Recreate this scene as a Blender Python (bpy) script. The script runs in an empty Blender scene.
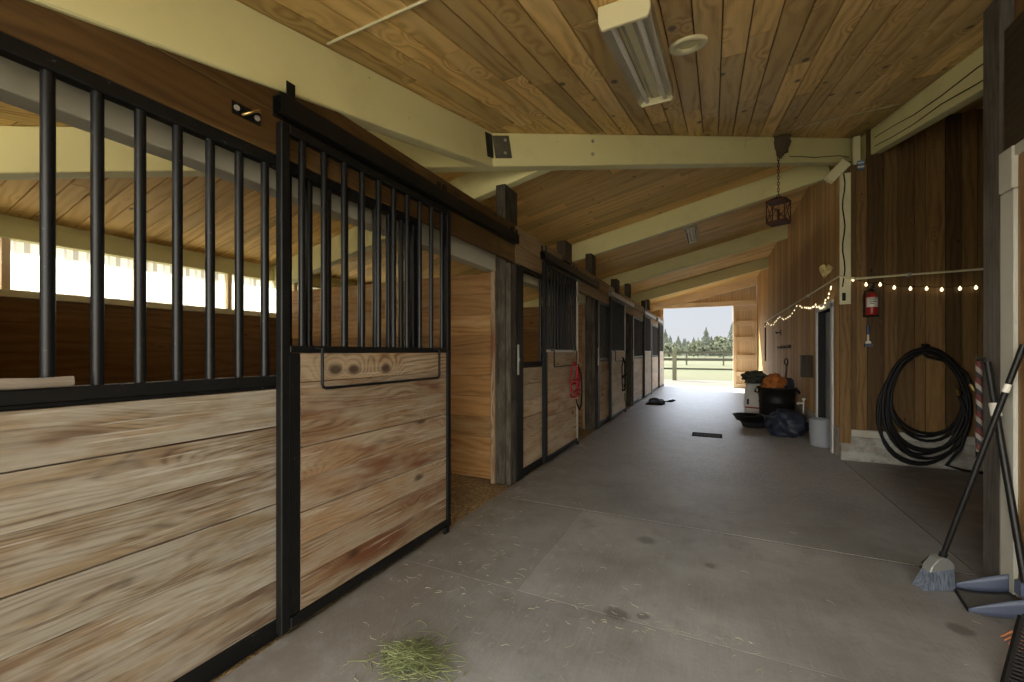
import bpy, math, random
from mathutils import Matrix, Vector
R = random.Random(11)
COL = bpy.context.scene.collection
SC = bpy.context.scene
PI = math.pi

# ------------------------------------------------------------------ mesh builder
class MB:
    def __init__(s):
        s.v = []; s.f = []; s.uv = []; s.rnd = []; s.m = Matrix.Identity(4); s.smooth = []
    def xf(s, m): s.m = m; return s
    def add(s, verts, faces, uvs, rnd=None, smooth=False):
        b = len(s.v); rnd = R.random() if rnd is None else rnd
        s.v += [tuple(s.m @ Vector(p)) for p in verts]
        for f, u in zip(faces, uvs):
            s.f.append([i + b for i in f]); s.uv += u; s.rnd.append(rnd); s.smooth.append(smooth)
    def box(s, x0, x1, y0, y1, z0, z1, axis=None, rnd=None):
        if x1 < x0: x0, x1 = x1, x0
        if y1 < y0: y0, y1 = y1, y0
        if z1 < z0: z0, z1 = z1, z0
        d = (x1-x0, y1-y0, z1-z0)
        if axis is None: axis = max(range(3), key=lambda i: d[i])
        vs = [(x0,y0,z0),(x1,y0,z0),(x1,y1,z0),(x0,y1,z0),(x0,y0,z1),(x1,y0,z1),(x1,y1,z1),(x0,y1,z1)]
        fs = [(0,3,2,1),(4,5,6,7),(0,1,5,4),(2,3,7,6),(1,2,6,5),(3,0,4,7)]
        nax = [2,2,1,1,0,0]; uvs = []
        o = (R.random()*7, R.random()*7)
        for f, n in zip(fs, nax):
            ip = [a for a in range(3) if a != n]
            if axis in ip: a = axis; b = [q for q in ip if q != axis][0]
            else: a, b = ip
            uvs.append([(vs[i][a]+o[0], vs[i][b]+o[1]+n*.37) for i in f])
        s.add(vs, fs, uvs, rnd)
        return s
    def beam(s, p, q, w, h, up=(0,0,1), rnd=None):
        """rectangular bar from p to q, w across, h along up, p and q on its centre line"""
        p = Vector(p); q = Vector(q); d = (q-p); L = d.length; d.normalize()
        up = Vector(up); r = d.cross(up).normalized(); u = r.cross(d).normalized()
        M = Matrix(((d.x,r.x,u.x,p.x),(d.y,r.y,u.y,p.y),(d.z,r.z,u.z,p.z),(0,0,0,1)))
        old = s.m; s.m = old @ M
        s.box(0, L, -w/2, w/2, -h/2, h/2, 0, rnd); s.m = old
        return s
    def tube(s, pts, r, n=8, closed=False, caps=True, rnd=None):
        pts = [Vector(p) for p in pts]; N = len(pts)
        rr = r if isinstance(r, (list, tuple)) else [r]*N
        vs = []; fs = []; uvs = []; L = 0; nrm = None; Ls = []
        for i in range(N):
            if closed: t = pts[(i+1) % N]-pts[i-1]
            else: t = pts[min(i+1, N-1)]-pts[max(i-1, 0)]
            if t.length < 1e-9: t = Vector((0,0,1))
            t.normalize()
            if nrm is None:
                nrm = t.orthogonal().normalized()
            else:
                nrm = nrm - t*nrm.dot(t)
                nrm = nrm.normalized() if nrm.length > 1e-6 else t.orthogonal().normalized()
            b = t.cross(nrm)
            if i: L += (pts[i]-pts[i-1]).length
            Ls.append(L)
            for k in range(n):
                a = 2*PI*k/n
                vs.append(tuple(pts[i]+(nrm*math.cos(a)+b*math.sin(a))*rr[i]))
        M = N if closed else N-1
        for i in range(M):
            j = (i+1) % N
            for k in range(n):
                k2 = (k+1) % n
                fs.append((i*n+k, i*n+k2, j*n+k2, j*n+k))
                c = 2*PI*rr[i]/n; la = Ls[i]; lb = Ls[j] if j > i else L+.05
                uvs.append([(la,k*c),(la,(k+1)*c),(lb,(k+1)*c),(lb,k*c)])
        s.add(vs, fs, uvs, rnd, True)
        if caps and not closed:
            s.add([vs[k] for k in range(n)][::-1], [tuple(range(n))], [[(0,0)]*n], rnd)
            s.add([vs[(N-1)*n+k] for k in range(n)], [tuple(range(n))], [[(0,0)]*n], rnd)
        return s
    def lathe(s, prof, c=(0,0,0), n=24, rnd=None, wob=None, smooth=True):
        """prof: list of (radius, z)"""
        vs = []; fs = []; uvs = []
        for i, (r, z) in enumerate(prof):
            for k in range(n):
                a = 2*PI*k/n; w = wob(i, a) if wob else 1
                vs.append((c[0]+r*w*math.cos(a), c[1]+r*w*math.sin(a), c[2]+z))
        for i in range(len(prof)-1):
            for k in range(n):
                k2 = (k+1) % n
                fs.append((i*n+k, i*n+k2, (i+1)*n+k2, (i+1)*n+k))
                uvs.append([(k/n, i*.1),((k+1)/n, i*.1),((k+1)/n,(i+1)*.1),(k/n,(i+1)*.1)])
        s.add(vs, fs, uvs, rnd, smooth)
        return s
    def prism(s, poly, d0, d1, plane='xy', rnd=None):
        """poly of 2-D points pulled from d0 to d1 along the third axis"""
        n = len(poly)
        def P(a, b, d): return {'xy': (a,b,d), 'xz': (a,d,b), 'yz': (d,a,b)}[plane]
        vs = [P(a,b,d0) for a, b in poly]+[P(a,b,d1) for a, b in poly]
        fs = [tuple(range(n))[::-1], tuple(range(n, 2*n))]
        uvs = [[poly[i] for i in range(n)][::-1], [poly[i] for i in range(n)]]
        for i in range(n):
            j = (i+1) % n
            fs.append((i,j,n+j,n+i)); uvs.append([poly[i],poly[j],poly[j],poly[i]])
        s.add(vs, fs, uvs, rnd)
        return s
    def grid(s, fn, nu, nv, rnd=None, smooth=True, closed=False):
        vs = [fn(i/nu, j/nv) for j in range(nv+1) for i in range(nu+1)]
        fs = []; uvs = []
        for j in range(nv):
            for i in range(nu):
                a = j*(nu+1)+i
                fs.append((a,a+1,a+nu+2,a+nu+1)); uvs.append([(i/nu,j/nv),((i+1)/nu,j/nv),((i+1)/nu,(j+1)/nv),(i/nu,(j+1)/nv)])
        s.add(vs, fs, uvs, rnd, smooth)
        return s
    def build(s, name, mat, parent=None, bev=0, origin=None, weld=False, solid=0, sub=0):
        me = bpy.data.meshes.new(name)
        if parent is not None: o0 = Vector(parent_world(parent))
        elif origin is not None: o0 = Vector(origin)
        else:
            xs = [p[0] for p in s.v]; ys = [p[1] for p in s.v]; zs = [p[2] for p in s.v]
            o0 = Vector(((min(xs)+max(xs))/2, (min(ys)+max(ys))/2, min(zs)))
        me.from_pydata([tuple(Vector(p)-o0) for p in s.v], [], s.f)
        l = me.uv_layers.new(name='UVMap'); l.data.foreach_set('uv', [c for u in s.uv for c in u])
        a = me.attributes.new('rnd', 'FLOAT', 'FACE'); a.data.foreach_set('value', s.rnd)
        me.polygons.foreach_set('use_smooth', s.smooth)
        me.update()
        me.materials.append(M[mat] if isinstance(mat, str) else mat)
        o = bpy.data.objects.new(name, me); COL.objects.link(o)
        if parent is not None: o.parent = parent
        else: o.location = o0
        if weld: o.modifiers.new('w', 'WELD').merge_threshold = .0005
        if solid:
            q = o.modifiers.new('t', 'SOLIDIFY'); q.thickness = solid; q.offset = 0
        if sub:
            q = o.modifiers.new('s', 'SUBSURF'); q.levels = sub; q.render_levels = sub
        if bev:
            q = o.modifiers.new('b', 'BEVEL'); q.width = bev; q.segments = 1; q.limit_method = 'ANGLE'; q.angle_limit = math.radians(40)
        return o

def parent_world(p):
    v = Vector(p.location)
    while p.parent: p = p.parent; v += Vector(p.location)
    return v
def tag(o, label=None, cat=None, group=None, kind=None):
    if label: o['label'] = label
    if cat: o['category'] = cat
    if group: o['group'] = group
    if kind: o['kind'] = kind
    return o
def thing(name, label, cat, loc, group=None, kind=None):
    o = bpy.data.objects.new(name, None); COL.objects.link(o); o.location = loc; o.empty_display_size = .1
    return tag(o, label, cat, group, kind)
def clone(o, d, parent=None):
    c = o.copy(); COL.objects.link(c)
    if parent is not None: c.parent = parent
    c.location = Vector(o.location)+Vector(d)
    return c

# ------------------------------------------------------------------ materials
M = {}
class NB:
    def __init__(s, name):
        m = bpy.data.materials.new(name); m.use_nodes = True; s.m = m; s.t = m.node_tree
        s.b = s.t.nodes['Principled BSDF']; M[name] = m
    def n(s, typ, **kw):
        x = s.t.nodes.new(typ)
        for k, v in kw.items(): setattr(x, k, v)
        return x
    def put(s, sock, v):
        if isinstance(v, bpy.types.NodeSocket): s.t.links.new(v, sock)
        elif isinstance(v, (tuple, list)) and len(v) == 3 and sock.type == 'RGBA': sock.default_value = (*v, 1)
        else: sock.default_value = v
    def math(s, op, a, b=0.0, c=0.0, clamp=False):
        x = s.n('ShaderNodeMath', operation=op, use_clamp=clamp)
        s.put(x.inputs[0], a); s.put(x.inputs[1], b); s.put(x.inputs[2], c); return x.outputs[0]
    def mul(s, a, b): return s.math('MULTIPLY', a, b)
    def sum(s, a, b): return s.math('ADD', a, b)
    def vec(s, x, y, z):
        q = s.n('ShaderNodeCombineXYZ'); s.put(q.inputs[0], x); s.put(q.inputs[1], y); s.put(q.inputs[2], z); return q.outputs[0]
    def vmul(s, v, k):
        q = s.n('ShaderNodeVectorMath', operation='MULTIPLY'); s.put(q.inputs[0], v); q.inputs[1].default_value = k; return q.outputs[0]
    def noise(s, v, scale=1.0, detail=3.0, rough=.55, dist=0.0):
        q = s.n('ShaderNodeTexNoise'); s.put(q.inputs['Vector'], v); q.inputs['Scale'].default_value = scale
        q.inputs['Detail'].default_value = detail; q.inputs['Roughness'].default_value = rough; q.inputs['Distortion'].default_value = dist
        return q.outputs['Fac']
    def voro(s, v, scale=1.0):
        q = s.n('ShaderNodeTexVoronoi'); s.put(q.inputs['Vector'], v); q.inputs['Scale'].default_value = scale; return q.outputs['Distance']
    def step(s, v, a, b, lo=0.0, hi=1.0):
        q = s.n('ShaderNodeMapRange', interpolation_type='SMOOTHSTEP'); s.put(q.inputs[0], v)
        q.inputs[1].default_value = a; q.inputs[2].default_value = b; q.inputs[3].default_value = lo; q.inputs[4].default_value = hi
        return q.outputs[0]
    def mix(s, f, a, b, blend='MIX'):
        q = s.n('ShaderNodeMix', data_type='RGBA', blend_type=blend)
        s.put(q.inputs[0], f); s.put(q.inputs[6], a); s.put(q.inputs[7], b); return q.outputs[2]
    def scale_rgb(s, col, k):
        q = s.n('ShaderNodeVectorMath', operation='SCALE'); s.put(q.inputs[0], col); s.put(q.inputs['Scale'], k); return q.outputs[0]
    def obj(s): return s.n('ShaderNodeTexCoord').outputs['Object']
    def pos(s): return s.n('ShaderNodeNewGeometry').outputs['Position']
    def out(s, col=None, rough=None, bump=None, bstr=.3, bdist=.002, **kw):
        if col is not None: s.put(s.b.inputs['Base Color'], col)
        if rough is not None: s.put(s.b.inputs['Roughness'], rough)
        for k, v in kw.items(): s.put(s.b.inputs[k.replace('_', ' ')], v)
        if bump is not None:
            q = s.n('ShaderNodeBump'); q.inputs['Strength'].default_value = bstr; q.inputs['Distance'].default_value = bdist
            s.put(q.inputs['Height'], bump); s.put(s.b.inputs['Normal'], q.outputs[0])
        return s.m

def wood(name, light, dark, knot, ring=26, A=1.6, fiber=.4, var=.35, knots=.22, rough=.7, weather=None, kx=1.6, ky=4.5, spec=.3, sharp=.55, stain=None, kk=2.6, amp0=.25, wsc=(1.1, 2.2), ff=(5.0, 150.0), streak=None, pts=None):
    b = NB(name)
    uv = b.n('ShaderNodeUVMap', uv_map='UVMap').outputs[0]
    sx = b.n('ShaderNodeSeparateXYZ'); b.put(sx.inputs[0], uv); U, V = sx.outputs[0], sx.outputs[1]
    at = b.n('ShaderNodeAttribute', attribute_name='rnd').outputs['Fac']
    z = b.mul(at, 53.0)
    n1 = b.noise(b.vec(b.mul(U, .9), b.mul(V, 4.0), z), 1, 2, .5)
    n0 = b.noise(b.vec(b.mul(U, .35), b.mul(V, 1.6), z), 1, 1, .5)
    wob = b.noise(b.vec(b.mul(U, 6.0), b.mul(V, 12.0), z), 1, 2, .5)
    d = b.voro(b.vec(b.mul(U, kx), b.mul(V, ky), z))
    if pts:
        ps = b.n('ShaderNodeSeparateXYZ'); b.put(ps.inputs[0], b.pos()); U, V = ps.outputs[1], ps.outputs[2]; d = None
        for pu, pv in pts:
            du = b.mul(b.math('SUBTRACT', U, pu), .62); dv = b.math('SUBTRACT', V, pv)
            q = b.mul(b.math('SQRT', b.sum(b.mul(du, du), b.mul(dv, dv))), 7.0)
            d = q if d is None else b.math('MINIMUM', d, q)
        n1 = b.noise(b.vec(b.mul(U, .9), b.mul(V, 4.0), z), 1, 2, .5)
    k = b.step(d, knots, 0.0)
    r = b.sum(b.sum(b.mul(V, ring), b.mul(b.sum(n1, b.mul(n0, 1.2)), A*3)), b.sum(b.mul(k, kk), b.mul(wob, .35)))
    g = b.sum(b.mul(b.math('SINE', b.mul(r, 2*PI)), .5), .5)
    g = b.math('POWER', g, 1/sharp*.8)
    fb = b.noise(b.vec(b.mul(U, ff[0]), b.mul(V, ff[1]), z), 1, 3, .65)
    amp = b.step(b.noise(b.vec(b.mul(U, 1.3), b.mul(V, 7.0), b.sum(z, 9.1)), 1, 3, .6), .36, .62, amp0, 1.0)
    fac = b.math('ADD', b.mul(b.mul(g, amp), 1-fiber), b.mul(b.step(fb, .3, .7), fiber), clamp=True)
    col = b.mix(fac, light, dark)
    blot = b.step(b.noise(b.vec(b.mul(U, wsc[0]), b.mul(V, wsc[1]), b.sum(z, 3.0)), 1, 4, .65), .35, .62)
    if weather:
        wc, amt = weather
        w = b.math('MULTIPLY', b.mul(b.math('SUBTRACT', 1.0, b.mul(fac, .6)), blot), amt, clamp=True)
        col = b.mix(w, col, wc)
    if stain:
        scn, amt = stain
        w2 = b.mul(b.step(b.noise(b.vec(b.mul(U, .8), b.mul(V, 3.5), b.sum(z, 21.0)), 1, 4, .65), .5, .68), amt)
        col = b.mix(w2, col, scn)
    if streak:
        w3 = b.mul(b.step(b.noise(b.vec(b.mul(U, 2.2), b.mul(V, 62.0), b.sum(z, 5.0)), 1, 3, .6), .56, .64), streak[1])
        w3 = b.mul(w3, b.step(b.noise(b.vec(b.mul(U, 2.5), b.mul(V, 9.0), b.sum(z, 15.0)), 1, 3, .6), .4, .6))
        col = b.mix(w3, col, streak[0])
    core = b.step(d, knots*.34, knots*.12)
    col = b.mix(b.mul(core, .85), col, knot)
    wn = b.n('ShaderNodeTexWhiteNoise', noise_dimensions='1D'); b.put(wn.inputs['W'], at)
    col = b.scale_rgb(col, b.sum(1-var*.55, b.mul(wn.outputs['Value'], var)))
    b.out(col, b.sum(rough, b.mul(fac, .1)), b.math('SUBTRACT', 1.0, fac), .35, .0015, Specular_IOR_Level=spec)
def plain(name, col, rough=.6, metal=0, var=.15, scale=9, spec=.4, **kw):
    b = NB(name)
    n = b.noise(b.obj(), scale, 4, .6)
    c = b.scale_rgb(b.mix(1.0, col, col), b.sum(1-var/2, b.mul(n, var)))
    b.out(c, b.sum(rough-.08, b.mul(n, .16)), n, .12, .002, Metallic=metal, Specular_IOR_Level=spec, **kw)
def steel(name, col, chip, amt=.5, rough=.42):
    b = NB(name)
    p = b.pos()
    n = b.noise(p, 60, 3, .7); n2 = b.noise(p, 9, 3, .6)
    f = b.mul(b.step(n, .66, .76), amt)
    c = b.mix(b.mul(b.step(n2, .45, .75), .35), col, tuple(x*1.9+.006 for x in col))
    c = b.mix(f, c, chip)
    b.out(c, b.sum(rough, b.mul(f, .3)), n, .15, .001, Specular_IOR_Level=.28)
def paint(name, col, dirt, amt=.4, rough=.55):
    b = NB(name); p = b.pos()
    n = b.noise(p, 2.2, 4, .65); n2 = b.noise(b.vmul(p, (18, 18, 18)), 1, 2, .5); sp = b.voro(p, 7)
    f = b.mul(b.step(n, .5, .75), amt)
    c = b.mix(f, col, dirt)
    c = b.mix(b.mul(b.step(sp, .06, .03), .5), c, tuple(x*.35 for x in dirt))
    b.out(c, b.sum(rough, b.mul(n2, .1)), n2, .12, .002, Specular_IOR_Level=.35)

# wood kinds
wood('panel_wood', (.265,.20,.125), (.06,.036,.02), (.025,.017,.011), ring=52, A=5.5, fiber=.5, var=.2, knots=.36, rough=.75, weather=((.31,.29,.24), .9), kx=1.5, ky=4.2, stain=((.085,.045,.024), .85), kk=5, amp0=.05, wsc=(3.2, 11.0), sharp=.36, ff=(3.5, 80), streak=((.40,.375,.32), .65))
wood('door_wood', (.30,.195,.105), (.08,.038,.018), (.03,.018,.01), ring=56, A=5.5, fiber=.4, var=.22, knots=.42, rough=.7, weather=((.33,.285,.21), .75), kx=1.9, ky=4.4, stain=((.125,.04,.013), .9), kk=6, amp0=.06, wsc=(2.6, 9.0), sharp=.4, ff=(3.5, 80), streak=((.42,.375,.30), .6))
wood('knotty_wood', (.34,.225,.12), (.10,.05,.022), (.03,.018,.01), ring=44, A=3.0, fiber=.3, var=.1, knots=.75, rough=.7, weather=((.38,.33,.24), .5), kk=4.5, amp0=.5, wsc=(2.6, 9.0), sharp=.4, ff=(3.5, 80), streak=((.46,.41,.32), .5), pts=((1.497,1.163),(1.615,1.158),(1.851,1.155)))
wood('lit_panel', (.50,.36,.215), (.22,.13,.065), (.05,.03,.016), ring=48, A=5, fiber=.4, var=.3, knots=.4, rough=.72, weather=((.52,.45,.34), .7), kx=1.7, ky=4.4, stain=((.22,.10,.04), .7), kk=5, amp0=.1, wsc=(2.4, 8.0), sharp=.4, ff=(3.5, 80))  # door wood again, lightened to make up for weak light on these fronts
wood('pale_panel', (.66,.59,.47), (.44,.35,.26), (.1,.07,.05), ring=40, A=3, fiber=.4, var=.2, knots=.28, weather=((.72,.68,.58), .7), amp0=.1, wsc=(2, 7))
wood('ceiling_wood', (.74,.515,.195), (.43,.26,.08), (.05,.022,.008), ring=13, A=1.2, fiber=.25, var=.6, knots=.46, rough=.5, kx=3.2, ky=5.0, stain=((.70,.53,.26), .5))
wood('stall_ceiling', (.80,.555,.215), (.62,.39,.125), (.12,.06,.02), ring=13, A=1.2, fiber=.25, var=.35, knots=.28, rough=.6, kx=2.2, ky=4.2)
wood('wing_wood', (.215,.13,.05), (.11,.058,.02), (.04,.02,.01), ring=18, A=1.2, fiber=.45, var=1.0, knots=.26, rough=.6, kx=2.5, ky=5.5)
wood('side_wood', (.64,.385,.13), (.34,.18,.055), (.06,.03,.012), ring=22, A=1.1, fiber=.6, var=.5, knots=.12, rough=.7, kx=1.5, ky=5, weather=((.42,.35,.26), .4))
wood('end_wood', (.84,.69,.46), (.70,.52,.31), (.16,.08,.03), ring=18, A=1.0, fiber=.4, var=.2, knots=.14, rough=.7)
wood('header_wood', (.085,.046,.015), (.04,.02,.007), (.012,.006,.004), ring=30, A=2.6, fiber=.35, var=.2, knots=.3, rough=.5, stain=((.15,.095,.035), .8), kk=4)
wood('grey_header', (.30,.20,.10), (.15,.09,.04), (.03,.018,.01), ring=20, A=1.4, fiber=.4, var=.3, knots=.24, rough=.7, weather=((.33,.26,.16), .6))
wood('rear_wood', (.20,.115,.05), (.11,.058,.024), (.03,.015,.008), ring=14, A=1.3, fiber=.4, var=.35, knots=.22, rough=.7)
wood('partition_wood', (.37,.205,.075), (.20,.095,.03), (.06,.03,.012), ring=16, A=1.4, fiber=.35, var=.45, knots=.24, rough=.6, stain=((.52,.40,.22), .45))
wood('post_wood', (.06,.05,.038), (.028,.023,.017), (.01,.008,.006), ring=22, A=1.2, fiber=.6, var=.2, knots=.2, rough=.85, weather=((.13,.118,.098), .55), wsc=(5, 14), spec=.15)
wood('dark_post', (.07,.06,.05), (.03,.026,.022), (.012,.01,.008), ring=24, A=1.0, fiber=.6, var=.1, knots=.18, rough=.75, weather=((.26,.25,.24), .35))
wood('dark_wood', (.055,.04,.026), (.03,.022,.014), (.01,.008,.006), ring=20, A=1, fiber=.5, var=.2, knots=.2, rough=.6)
wood('brown_door', (.30,.17,.07), (.18,.09,.035), (.05,.03,.01), ring=14, A=1, fiber=.5, var=.15, knots=.1, rough=.5)
wood('grey_scrap', (.30,.26,.21), (.13,.10,.075), (.05,.04,.03), ring=60, A=1.5, fiber=.5, var=.2, knots=.2, rough=.9)
paint('cream', (.68,.65,.345), (.50,.43,.21), .3)
paint('cream_light', (.70,.665,.44), (.46,.40,.23), .3)
paint('shaded_cream', (.47,.46,.365), (.28,.26,.19), .4)  # cream paint darkened, shade behind the nearest bars put into the colour
paint('white_trim', (.47,.47,.42), (.36,.31,.22), .45)
paint('white_frame', (.66,.68,.70), (.4,.4,.4), .3)
paint('galvanised', (.48,.47,.45), (.40,.39,.36), .4, .35)
steel('black_steel', (.0045,.0048,.005), (.20,.19,.17), .4, .5)
steel('bar_steel', (.006,.0068,.0078), (.26,.25,.23), .35, .38)
steel('charcoal_steel', (.02,.021,.022), (.2,.2,.19), .2, .45)
steel('bracket_steel', (.085,.082,.062), (.2,.15,.1), .4, .5)
steel('rust_iron', (.075,.028,.018), (.2,.09,.05), .4, .6)
steel('bare_steel', (.33,.33,.30), (.16,.13,.1), .3, .4)
plain('black_rubber', (.009,.009,.0095), .5, var=.4, spec=.3)
plain('black_plastic', (.007,.007,.0075), .42, var=.3, spec=.3)
plain('pan_grey', (.10,.097,.09), .7, var=.5, scale=20)
plain('grey_plastic', (.33,.36,.40), .5)
plain('dark_void', (.02,.02,.022), .8)
plain('blue_plastic', (.085,.105,.165), .42, var=.25)
plain('blue_bag', (.022,.028,.05), .45, var=.5, scale=5)
plain('navy_cloth', (.03,.035,.06), .85)
plain('green_cloth', (.055,.062,.045), .8, var=.6, scale=14)
plain('white_plastic', (.68,.67,.62), .45)
plain('orange_cloth', (.42,.14,.03), .85, var=.7, scale=18)
plain('red_nylon', (.30,.012,.028), .7)
plain('black_nylon', (.012,.012,.012), .9, spec=.1)
plain('olive_nylon', (.10,.11,.045), .7)
plain('white_nylon', (.6,.58,.54), .7)
plain('red_paint', (.33,.018,.014), .35)
plain('brass', (.62,.47,.2), .3, 1.0)
plain('chrome', (.6,.6,.6), .25, 1.0)
plain('blue_handle', (.06,.09,.16), .5)
plain('tan_leaf', (.62,.50,.24), .8, var=.4)
plain('mud', (.09,.068,.04), .95, var=.7, scale=40)
plain('joint_fill', (.03,.027,.024), .95, spec=.1)
plain('hay', (.20,.23,.10), .9, var=.7, scale=30)
plain('straw', (.36,.335,.25), .9, var=.5, scale=30)
plain('orange_plastic', (.52,.2,.08), .5)
plain('label_blue', (.10,.22,.42), .5)
plain('cord_white', (.55,.5,.33), .6)
plain('fixture_paint', (.62,.58,.36), .5)
plain('reflector', (.62,.60,.50), .22, .55)
plain('fence_post', (.115,.125,.092), .9)
plain('fence_wood', (.05,.054,.042), .9)
plain('conifer', (.085,.10,.085), .95, var=.7, scale=.6)  # distance haze put into the grey-green of these trees and the bushes
plain('leaf_bush', (.11,.128,.09), .95, var=.6, scale=.8)
plain('trunk', (.12,.09,.06), .95)
def make_emit(name, col, st):
    b = NB(name); b.out(col, .4, Emission_Color=(*col, 1), Emission_Strength=st)
make_emit('bulb_glow', (1.0,.82,.5), 1.5)
def special():
    # concrete
    b = NB('concrete'); p = b.pos()
    sx = b.n('ShaderNodeSeparateXYZ'); b.put(sx.inputs[0], p); X, Y = sx.outputs[0], sx.outputs[1]
    at = b.n('ShaderNodeAttribute', attribute_name='rnd').outputs['Fac']
    big = b.noise(p, .9, 5, .62); med = b.noise(p, 4.5, 5, .7); fine = b.noise(p, 55, 3, .7)
    brush = b.noise(b.vmul(p, (70, 3.5, 1)), 1, 3, .6)
    col = b.mix(b.step(big, .3, .7), (.165,.163,.16), (.315,.32,.325))
    col = b.mix(b.mul(b.step(med, .5, .75), .55), col, (.14,.133,.122))
    col = b.mix(b.mul(b.step(brush, .45, .8), .35), col, (.30,.29,.27))
    col = b.mix(b.mul(b.step(fine, .58, .72), .35), col, (.36,.36,.35))
    far = b.step(Y, 3.3, 6.0)  # rougher speckled concrete from here on, also lightened to stand in for door light
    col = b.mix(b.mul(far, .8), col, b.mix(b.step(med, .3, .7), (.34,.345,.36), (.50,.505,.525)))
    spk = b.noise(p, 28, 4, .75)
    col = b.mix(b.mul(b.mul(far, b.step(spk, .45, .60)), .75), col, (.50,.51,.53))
    # dirt trodden along the stall fronts and in the recess
    dirt = b.math('ADD', b.step(X, -.75, -1.75), b.step(X, 1.2, 1.8), clamp=True)
    col = b.mix(b.mul(b.mul(dirt, b.step(med, .2, .55)), .7), col, (.145,.115,.085))
    col = b.scale_rgb(col, b.sum(.86, b.mul(at, .3)))
    # small round oil spots
    for sxp, syp, rr in ((-.42,2.02,.07),(-.30,2.06,.03),(-.40,2.9,.08),(-.02,2.72,.05),(1.0,2.58,.05)):
        dd = b.n('ShaderNodeVectorMath', operation='DISTANCE'); b.put(dd.inputs[0], p); dd.inputs[1].default_value = (sxp, syp, 0)
        q = b.sum(dd.outputs['Value'], b.mul(b.math('SUBTRACT', med, .5), .12))
        col = b.mix(b.mul(b.step(q, rr, rr*.4), .6), col, (.055,.052,.048))
    rough = b.sum(.38, b.mul(med, .22))
    h = b.sum(b.mul(fine, .4), b.sum(b.mul(brush, .5), b.mul(spk, .7)))
    b.out(col, rough, h, .5, .005, Specular_IOR_Level=.42)
    # foundation concrete
    b = NB('foundation'); p = b.pos(); n = b.noise(p, 7, 5, .7); f = b.noise(p, 60, 2, .6)
    col = b.mix(b.step(n, .35, .65), (.42,.42,.40), (.25,.235,.20))
    b.out(col, .85, f, .3, .003)
    # bedding
    b = NB('bedding'); p = b.pos(); n = b.noise(p, 40, 4, .75); w = b.noise(p, 3, 3, .6)
    col = b.mix(b.step(n, .35, .68), (.13,.075,.03), (.42,.29,.12))
    col = b.mix(b.mul(b.step(w, .4, .7), .5), col, (.18,.11,.05))
    b.out(col, .95, n, 1.0, .02)
    # gravel and grass outside
    b = NB('gravel'); p = b.pos(); n = b.noise(p, 30, 4, .7); w = b.noise(p, .6, 4, .6)
    col = b.mix(b.step(w, .3, .7), (.135,.122,.098), (.115,.10,.078)); col = b.mix(b.mul(b.step(n, .45, .65), .4), col, (.155,.142,.118))
    b.out(col, .95, n, .5, .02)
    b = NB('grass'); p = b.pos(); n = b.noise(p, 6, 4, .7); w = b.noise(p, .07, 4, .6)
    col = b.mix(b.step(w, .4, .62), (.054,.060,.014), (.074,.071,.025)); col = b.mix(b.mul(n, .4), col, (.046,.055,.012))
    b.out(col, 1.0, n, .5, .05)
    b = NB('yard_slab'); p = b.pos(); n = b.noise(p, 3, 4, .7)
    b.out(b.mix(n, (.62,.56,.43), (.74,.68,.54)), .9, n, .3, .01)
    # translucent corrugated sheet
    b = NB('sheet'); t = b.t; p = b.pos(); n = b.noise(b.vmul(p, (1, 6, 2)), 1, 4, .6); sp = b.noise(p, 26, 3, .7)
    col = b.mix(b.mul(b.step(n, .5, .75), .3), (.62,.60,.51), (.46,.42,.32))
    sxy = b.n('ShaderNodeSeparateXYZ'); b.put(sxy.inputs[0], p); ph = b.math('FRACT', b.mul(b.sum(sxy.outputs[1], 1.6), 1/.15))
    rib = b.math('MULTIPLY', b.step(ph, .30, .24), b.step(ph, -.02, .04)); col = b.mix(b.mul(rib, .75), col, (.22,.20,.15))
    col = b.mix(b.step(sp, .72, .76), col, (.25,.2,.12))
    tr = b.n('ShaderNodeBsdfTranslucent'); b.put(tr.inputs[0], col)
    df = b.n('ShaderNodeBsdfDiffuse'); b.put(df.inputs[0], col)
    ms = b.n('ShaderNodeMixShader'); ms.inputs[0].default_value = .3
    t.links.new(tr.outputs[0], ms.inputs[1]); t.links.new(df.outputs[0], ms.inputs[2])
    t.links.new(ms.outputs[0], t.nodes['Material Output'].inputs[0])
    # lead rope: red, white and black twist
    b = NB('twist_rope'); uv = b.n('ShaderNodeUVMap', uv_map='UVMap').outputs[0]
    sx = b.n('ShaderNodeSeparateXYZ'); b.put(sx.inputs[0], uv)
    ph = b.math('FRACT', b.sum(b.mul(sx.outputs[0], 11.0), b.mul(sx.outputs[1], 12.0)))
    col = b.mix(b.math('GREATER_THAN', ph, .36), (.10,.02,.02), (.25,.235,.215)); col = b.mix(b.math('GREATER_THAN', ph, .68), col, (.02,.02,.025))
    b.out(col, .85)
    # frosted broom cap
    b = NB('clear_plastic'); b.out((.22,.23,.22), .3, Specular_IOR_Level=.5, Transmission_Weight=.3)
    # bristles
    b = NB('bristle'); uv = b.pos(); n = b.noise(b.vmul(uv, (140, 140, 6)), 1, 2, .6)
    b.out(b.mix(b.step(n, .3, .7), (.05,.065,.095), (.15,.18,.235)), .8, n, .6, .004)
    # sack printing
    b = NB('sack'); p = b.pos(); sx = b.n('ShaderNodeSeparateXYZ'); b.put(sx.inputs[0], p)
    n = b.noise(p, 5, 3, .6)
    b.out(b.mix(b.mul(n, .35), (.66,.64,.6), (.5,.47,.42)), .6, n, .25, .01)
special()

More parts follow.
